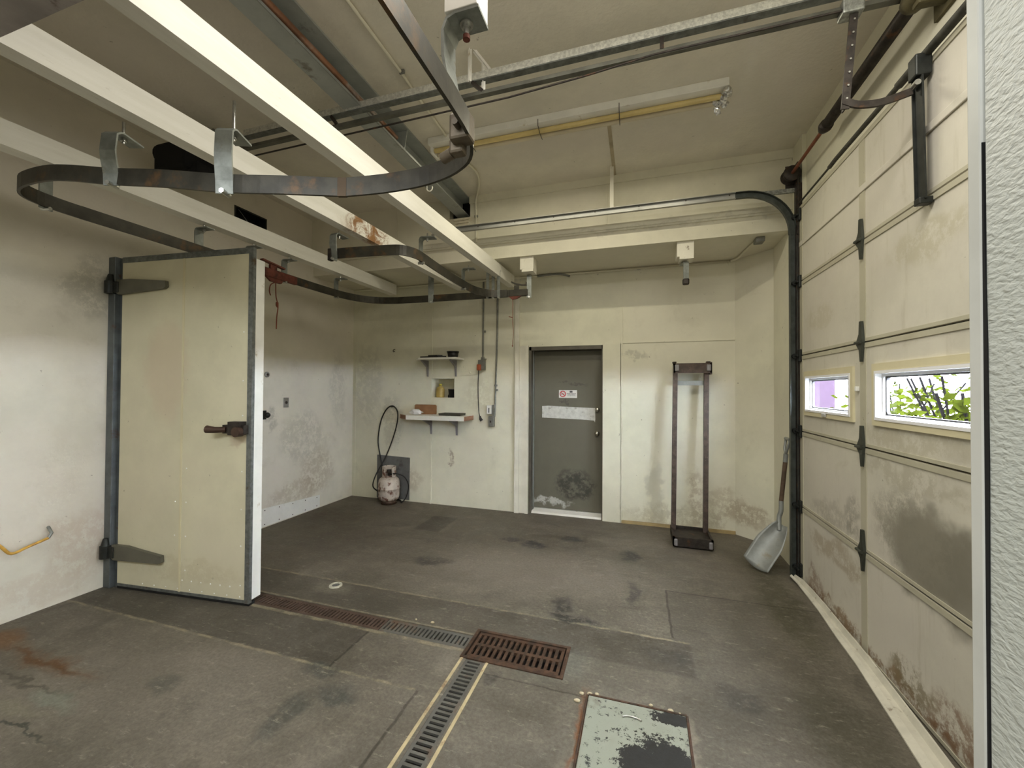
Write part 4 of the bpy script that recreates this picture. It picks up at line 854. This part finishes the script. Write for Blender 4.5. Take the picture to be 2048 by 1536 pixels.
# gas cylinder, patch, hose
wallthing('wall_patch', 'dark grey square plate on the back wall behind the gas cylinder', 'plate', MB().prism([(-3.53, .02), (-3.01, .02), (-3.006, .60), (-3.53, .615)], 'Y', 4.892, YB), m_greyp)
TX, TY = -3.225, 4.735
gc = thing('gas_cylinder', 'rust stained white gas cylinder standing in the far left corner', 'cylinder', (TX, TY, 0))
obj('tank', MB().lathe((TX, TY, 0), [(0, .035), (.09, .038), (.128, .065), (.140, .10), (.142, .16), (.1425, .20), (.146, .203), (.146, .213), (.1425, .216), (.142, .28), (.132, .325), (.10, .355), (.05, .37), (0, .372)]), m_tank, gc)
obj('foot_ring', MB().lathe((TX, TY, 0), [(.10, 0), (.105, 0), (.105, .06), (.098, .06), (.10, 0)]), m_iron, gc)
cg = MB(); vs = []; fs = []; N_ = 22
for k in range(N_+1):
    a = radians(-50+300*k/N_) + radians(20)
    for r in (.085, .092):
        for z in (.345, .50): vs.append((TX+r*cos(a), TY+r*sin(a), z))
for k in range(N_): 
    i = k*4; fs += [[i, i+1, i+5, i+4], [i+2, i+6, i+7, i+3], [i+1, i+3, i+7, i+5], [i, i+4, i+6, i+2]]
fs += [[0, 2, 3, 1], [N_*4, N_*4+1, N_*4+3, N_*4+2]]
obj('collar', cg.add(vs, fs), m_tank, gc)
obj('valve', MB().cyl((TX, TY, .365), (TX, TY, .43), .018, 12).cyl((TX, TY, .43), (TX, TY, .455), .03, 12).cyl((TX, TY, .40), (TX+.06, TY-.03, .40), .014, 10), m_dark, gc)
hs = smooth_path([(TX+.05, TY-.02, .40), (TX+.13, TY-.04, .415), (TX+.22, TY+.02, .37), (TX+.27, TY+.05, .25), (TX+.24, TY+.05, .10), (TX+.18, TY+.03, .02), (TX+.05, TY+.15, .015), (-3.42, 4.80, .02), (-3.42, 4.78, .12), (-3.455, 4.70, .22), (-3.42, 4.72, .38), (-3.345, 4.82, .60), (-3.28, 4.875, .82), (-3.225, 4.885, 1.00), (-3.195, 4.885, 1.16), (-3.215, 4.885, 1.26), (-3.29, 4.885, 1.31), (-3.38, 4.885, 1.26), (-3.46, 4.885, 1.12), (-3.50, 4.885, .95), (-3.51, 4.885, .78), (-3.47, 4.885, .58), (-3.44, 4.885, .45), (-3.43, 4.875, .30)], 5)
tag(obj('rubber_hose', MB().tube(hs, .0085, 8), m_hose), 'black hose looped up the wall above the gas cylinder', 'hose')
tag(obj('hose_hook', MB().cyl((-3.29, YB, 1.295), (-3.29, 4.865, 1.295), .004, 8), m_dark), 'nail holding the top of the black hose loop', 'nail')

# ------------------------------------------------------------------ rack and shovel
rk = thing('steel_rack', 'tall narrow brown steel frame standing against the back wall', 'rack', (.51, 4.5, 0))
def upr(x):
    return MB().bar((x, 4.60, .06), (x+.028, 4.72, 1.76), .046, .05, (0, 1, 0))
obj('upright', upr(.352), m_rack, rk); obj('upright', upr(.660), m_rack, rk)
obj('base_channel', MB().box(.325, .69, 4.30, 4.325, .015, .105).box(.325, .69, 4.325, 4.66, .07, .085).box(.325, .345, 4.30, 4.66, .015, .105).box(.67, .69, 4.30, 4.66, .015, .105).box(.325, .69, 4.64, 4.66, .02, .11), m_dark, rk)
obj('top_channel', MB().box(.36, .735, 4.66, 4.68, 1.735, 1.84).box(.36, .735, 4.68, 4.80, 1.825, 1.84).box(.36, .38, 4.66, 4.80, 1.72, 1.85).box(.715, .735, 4.66, 4.80, 1.72, 1.85), m_rack, rk)
for x in (.352, .665): obj('roller', MB().box(x-.018, x+.018, 4.275, 4.30, .022, .092, .016), m_bracket, rk)
for x in (.392, .703): obj('roller', MB().box(x-.022, x+.022, 4.645, 4.662, 1.755, 1.825, .01), m_bracket, rk)
for x in (.368, .70): obj('corner_block', MB().box(x-.02, x+.02, 4.66, 4.72, 1.84, 1.858, .004), m_dark, rk)
obj('crossbar', MB().bar((.37, 4.74, 1.63), (.69, 4.74, 1.63), .02, .05), m_alu, rk, 'pale cross strip behind the frame')
sv = thing('scoop_shovel', 'aluminium scoop shovel leaning in the corner beside the door track', 'shovel', (1.05, 4.0, 0))
# blade: lofted concave scoop
A0 = Vector((1.196, 4.06, .385)); T0 = Vector((.955, 3.965, .030)); ax = (T0-A0); L_ = ax.length; ax.normalize()
wv = Vector((.70, -.60, -.35)); wv = (wv-ax*wv.dot(ax)).normalized(); nn = ax.cross(wv).normalized()
if nn.x > 0: nn = -nn
vs = []; fs = []; NU, NV = 12, 10
for i in range(NU+1):
    u = i/NU; hw = .045+.062*min(1, u*2.2)**.7; 
    for j in range(NV+1):
        v = -1+2*j/NV; dep = .05*(1-.5*u)*(v*v)
        p = A0+ax*(L_*(u-(.06*v*v if i == NU else 0)))+wv*(v*hw)-nn*(-dep)
        vs.append(p)
nb_ = len(vs); vs += [p-nn*.003 for p in vs]
for i in range(NU):
    for j in range(NV):
        a = i*(NV+1)+j; fs.append([a, a+1, a+NV+2, a+NV+1]); fs.append([nb_+a, nb_+a+NV+1, nb_+a+NV+2, nb_+a+1])
for i in range(NU):
    for a, b in ((i*(NV+1), (i+1)*(NV+1)), (i*(NV+1)+NV, (i+1)*(NV+1)+NV)): fs.append([a, b, nb_+b, nb_+a])
for j in range(NV):
    for a in (j, NU*(NV+1)+j): fs.append([a, a+1, nb_+a+1, nb_+a])
obj('blade', MB().add(vs, fs, True), m_alu, sv)
H0 = Vector((1.165, 4.05, .34)); H1 = Vector((1.195, 4.09, .47)); H2 = Vector((1.195, 4.10, .585)); H3 = Vector((1.222, 4.085, .93)); H4 = Vector((1.226, 4.08, 1.0))
obj('socket', MB().tube(smooth_path([H0, H1-Vector((.02, 0, 0.03)), H1+Vector((-.005, 0, .03)), H2], 4), .019, 12), m_alu, sv)
obj('shaft', MB().tube([H2, H3], .018, 12), m_wood, sv)
obj('grip', MB().tube([H3, H4], .019, 12).tube(smooth_path([H4, H4+Vector((.0, .03, .04)), H4+Vector((.01, .045, .10)), H4+Vector((.015, .045, .13))], 3), .011, 8).tube(smooth_path([H4, H4+Vector((.0, -.03, .04)), H4+Vector((.01, -.045, .10)), H4+Vector((.015, -.045, .13))], 3), .011, 8).cyl(H4+Vector((.015, -.055, .13)), H4+Vector((.015, .055, .13)), .015, 10), m_alu, sv)

# ------------------------------------------------------------------ drains and hatch
def grate_slots(mb, x0, x1, y0, y1, z0, z1, along, pitch, bar_, margin, mids=()):
    """frame with crossbars; along = axis in which the slots repeat"""
    if along == 'X':
        mb.box(x0, x1, y0, y0+margin, z0, z1).box(x0, x1, y1-margin, y1, z0, z1)
        n_ = int((x1-x0)/pitch)
        for k in range(n_+1):
            xx = x0+(x1-x0-bar_)*k/n_; mb.box(xx, xx+bar_, y0+margin, y1-margin, z0, z1)
        for m_ in mids: mb.box(x0, x1, m_-.012, m_+.012, z0, z1-.001)
    else:
        mb.box(x0, x0+margin, y0, y1, z0, z1).box(x1-margin, x1, y0, y1, z0, z1)
        n_ = int((y1-y0)/pitch)
        for k in range(n_+1):
            yy = y0+(y1-y0-bar_)*k/n_; mb.box(x0+margin, x1-margin, yy, yy+bar_, z0, z1)
    return mb
struct(obj('trim_11', MB().box(XL, -.985, 2.235, 2.375, -.2, -.10).box(-.985, -.385, 2.16, 2.437, -.2, -.12).box(-.945, -.835, .6, 2.16, -.2, -.10), m_pit), 'dark bottom of the drain channels', 'pit')
td = thing('trench_drain', 'long slotted trench drain running out from under the cooler door', 'drain', (-2.0, 2.305, 0))
for a, b, m_ in ((-3.95, -2.32, m_drainr), (-2.315, -1.60, m_drainr), (-1.595, -.99, m_plast)):
    obj('grate', grate_slots(MB(), a, b, 2.24, 2.37, -.014, -.003, 'X', .0285, .016, .024), m_, td, 'brown grate section' if m_ is m_drainr else 'grey grate section')
t2 = thing('trench_drain', 'grey slotted trench drain with yellowed edges running toward the viewer', 'drain', (-.89, 1.4, 0))
obj('grate', grate_slots(MB(), -.945, -.835, 1.36, 2.158, -.012, -.002, 'Y', .0285, .014, .017), m_plast, t2)
obj('grate', grate_slots(MB(), -.945, -.835, .60, 1.355, -.012, -.002, 'Y', .0285, .014, .017), m_plast, t2)
for x in (-.972, -.818): obj('frame_edge', MB().box(x-.006, x+.010, .60, 2.158, -.01, .003), m_yel, t2)
gr = thing('floor_grate', 'rusty cast iron grate with two rows of slots in the floor', 'grate', (-.685, 2.3, 0))
obj('frame', MB().walls('Z', -.03, .006, -.985, -.385, 2.158, 2.44, [(-.965, -.405, 2.178, 2.42)]), m_iron, gr)
gp = MB(); x0, x1 = -.955, -.415
gp.box(x0, x1, 2.183, 2.205, -.014, .002).box(x0, x1, 2.289, 2.312, -.014, .002).box(x0, x1, 2.393, 2.415, -.014, .002)
for k in range(16):
    xx = x0+(x1-x0-.016)*k/15; gp.box(xx-.001, xx+.017, 2.203, 2.395, -.012, .0015)
obj('slotted_plate', gp, m_iron, gr)
for pos_ in ((-3.95, -.985),): pass
ht = thing('floor_hatch', 'square metal cover plate with flaking pale paint and black wear', 'hatch', (-.02, 1.8, 0))
obj('plate', MB().prism([(-.237, 2.082), (.214, 2.088), (.205, 1.50), (-.242, 1.50)], 'Z', .0, .008), m_lid, ht)
obj('frame', MB().bar((-.246, 2.084, .003), (-.252, 1.49, .003), .010, .012).bar((-.24, 2.090, .003), (.22, 2.096, .003), .010, .012).bar((.222, 2.094, .003), (.213, 1.49, .003), .010, .012), m_iron, ht)
obj('lift_ring', MB().tube([(-.028+.045*cos(a), 1.985+.02*sin(a), .012) for a in [radians(x) for x in range(20, 161, 20)]], .004, 6), m_bolt, ht)
cy, r_ = (-2.268, 2.632), .048
co = thing('floor_cleanout', 'small round white drain cap in the floor beyond the trench drain', 'drain', (*cy, 0))
obj('ring', MB().lathe((*cy, 0), [(r_*.62, -.0), (r_*.62, .007), (r_*.8, .012), (r_, .008), (r_*1.05, 0)], 24), simple('dull_white_ring', (.42, .40, .32), .6, var=.3, scale=40.), co)
obj('cap', MB().lathe((*cy, 0), [(0, .003), (r_*.62, .003), (r_*.62, 0)], 24).box(cy[0]-.012, cy[0]+.012, cy[1]-.004, cy[1]+.004, .003, .010), m_greyp, co)
m_crumb = simple('yellow_foam_crumb', (.42, .36, .24), .8)
CL = ['pale crumb just off the near left corner of the painted hatch', 'pale crumb at the far left corner of the painted hatch', 'pale crumb right of the far left corner of the painted hatch', 'largest pale crumb, left of the painted hatch edge', 'small pale crumb at the middle of the hatch far edge', 'pale crumb near the far right corner of the hatch', 'smallest pale crumb at the far right corner of the hatch', 'pale crumb beside the grey part of the long trench drain', 'tiny pale crumb beside the trench drain, left of its neighbour']
for k, (x, y, r_) in enumerate([(-.275, 2.09, .009), (-.235, 2.10, .010), (-.20, 2.108, .008), (-.29, 2.035, .012), (.06, 2.115, .007), (.15, 2.11, .010), (.19, 2.10, .006), (-1.30, 2.415, .010), (-1.42, 2.41, .006)]):
    bm = bmesh.new(); bmesh.ops.create_icosphere(bm, subdivisions=2, radius=1); q = MB()
    for v in bm.verts: v.co = Vector((x+v.co.x*r_*1.5*random.uniform(.8, 1.1), y+v.co.y*r_*random.uniform(.8, 1.1), .004+max(-.5, v.co.z)*.007))
    bm.verts.ensure_lookup_table(); q.add([v.co.copy() for v in bm.verts], [[v.index for v in f.verts] for f in bm.faces], True); bm.free()
    tag(obj('debris_crumb', q, m_crumb), CL[k], 'crumb', 'pale crumbs on the floor')

# ------------------------------------------------------------------ outdoors, seen through the slot windows
m_yard = simple('dark_gravel_yard', (.02, .02, .016), 1, var=.2, scale=2., spec=0)
struct(obj('ground', MB().box(1.75, 30, -14, 30, -.12, -.02), m_yard), 'yard outside', 'ground')
bd = thing('shed', 'pale pink shed wall outside the far slot window', 'building', (9, 18, 0))
obj('walls', MB().box(5.6, 7.0, 18.0, 21.5, 0, 3.0), simple('pink_siding', (.0225, .0145, .0215), 1, var=.05, spec=0), bd)
obj('roof', MB().prism([(17.7, 3.0), (21.8, 3.0), (19.75, 4.0)], 'X', 5.4, 7.2), simple('white_roof', (.03, .03, .03), 1, spec=0), bd)
m_leaf = simple('yellow_green_leaves', (.0085, .0105, .0009), 1, var=.6, scale=4., spec=0)
m_leafd = simple('grey_twigs', (.003, .0026, .003), 1, var=.3, spec=0)
def bush(x, y, rx, h, lab):
    b = thing('bush', lab, 'bush', (x, y, 0), 'bushes outside the windows'); q = MB()
    for i in range(420):
        a = random.uniform(0, 2*pi); rr = sqrt(random.random())*rx; z = random.uniform(.25, 1)*h*(1-.35*(rr/rx)**2)
        c_ = Vector((x+rr*cos(a), y+rr*sin(a), z)); u = Vector((random.gauss(0, 1), random.gauss(0, 1), random.gauss(0, .6))).normalized(); v = u.orthogonal().normalized(); L2 = random.uniform(.10, .22)
        q.add([c_, c_+u*L2*.5+v*L2*.3, c_+u*L2, c_+u*L2*.5-v*L2*.3], [[0, 1, 2, 3]])
    obj('foliage', q, m_leaf, b, None, False); s_ = MB()
    for i in range(7):
        a = random.uniform(0, 2*pi); s_.tube([(x, y, 0), (x+.3*rx*cos(a), y+.3*rx*sin(a), h*.5), (x+.7*rx*cos(a), y+.7*rx*sin(a), h*.95)], .015, 5)
    obj('stems', s_, m_leafd, b)
bush(4.9, 9.8, 1.2, 1.80, 'yellow green bush outside, nearest the left part of the larger slot window')
bush(4.35, 7.4, .75, 1.85, 'taller yellow green bush outside the middle of the larger slot window')
bush(3.05, 4.9, .42, 1.62, 'yellow green bush outside at the right of the larger slot window')
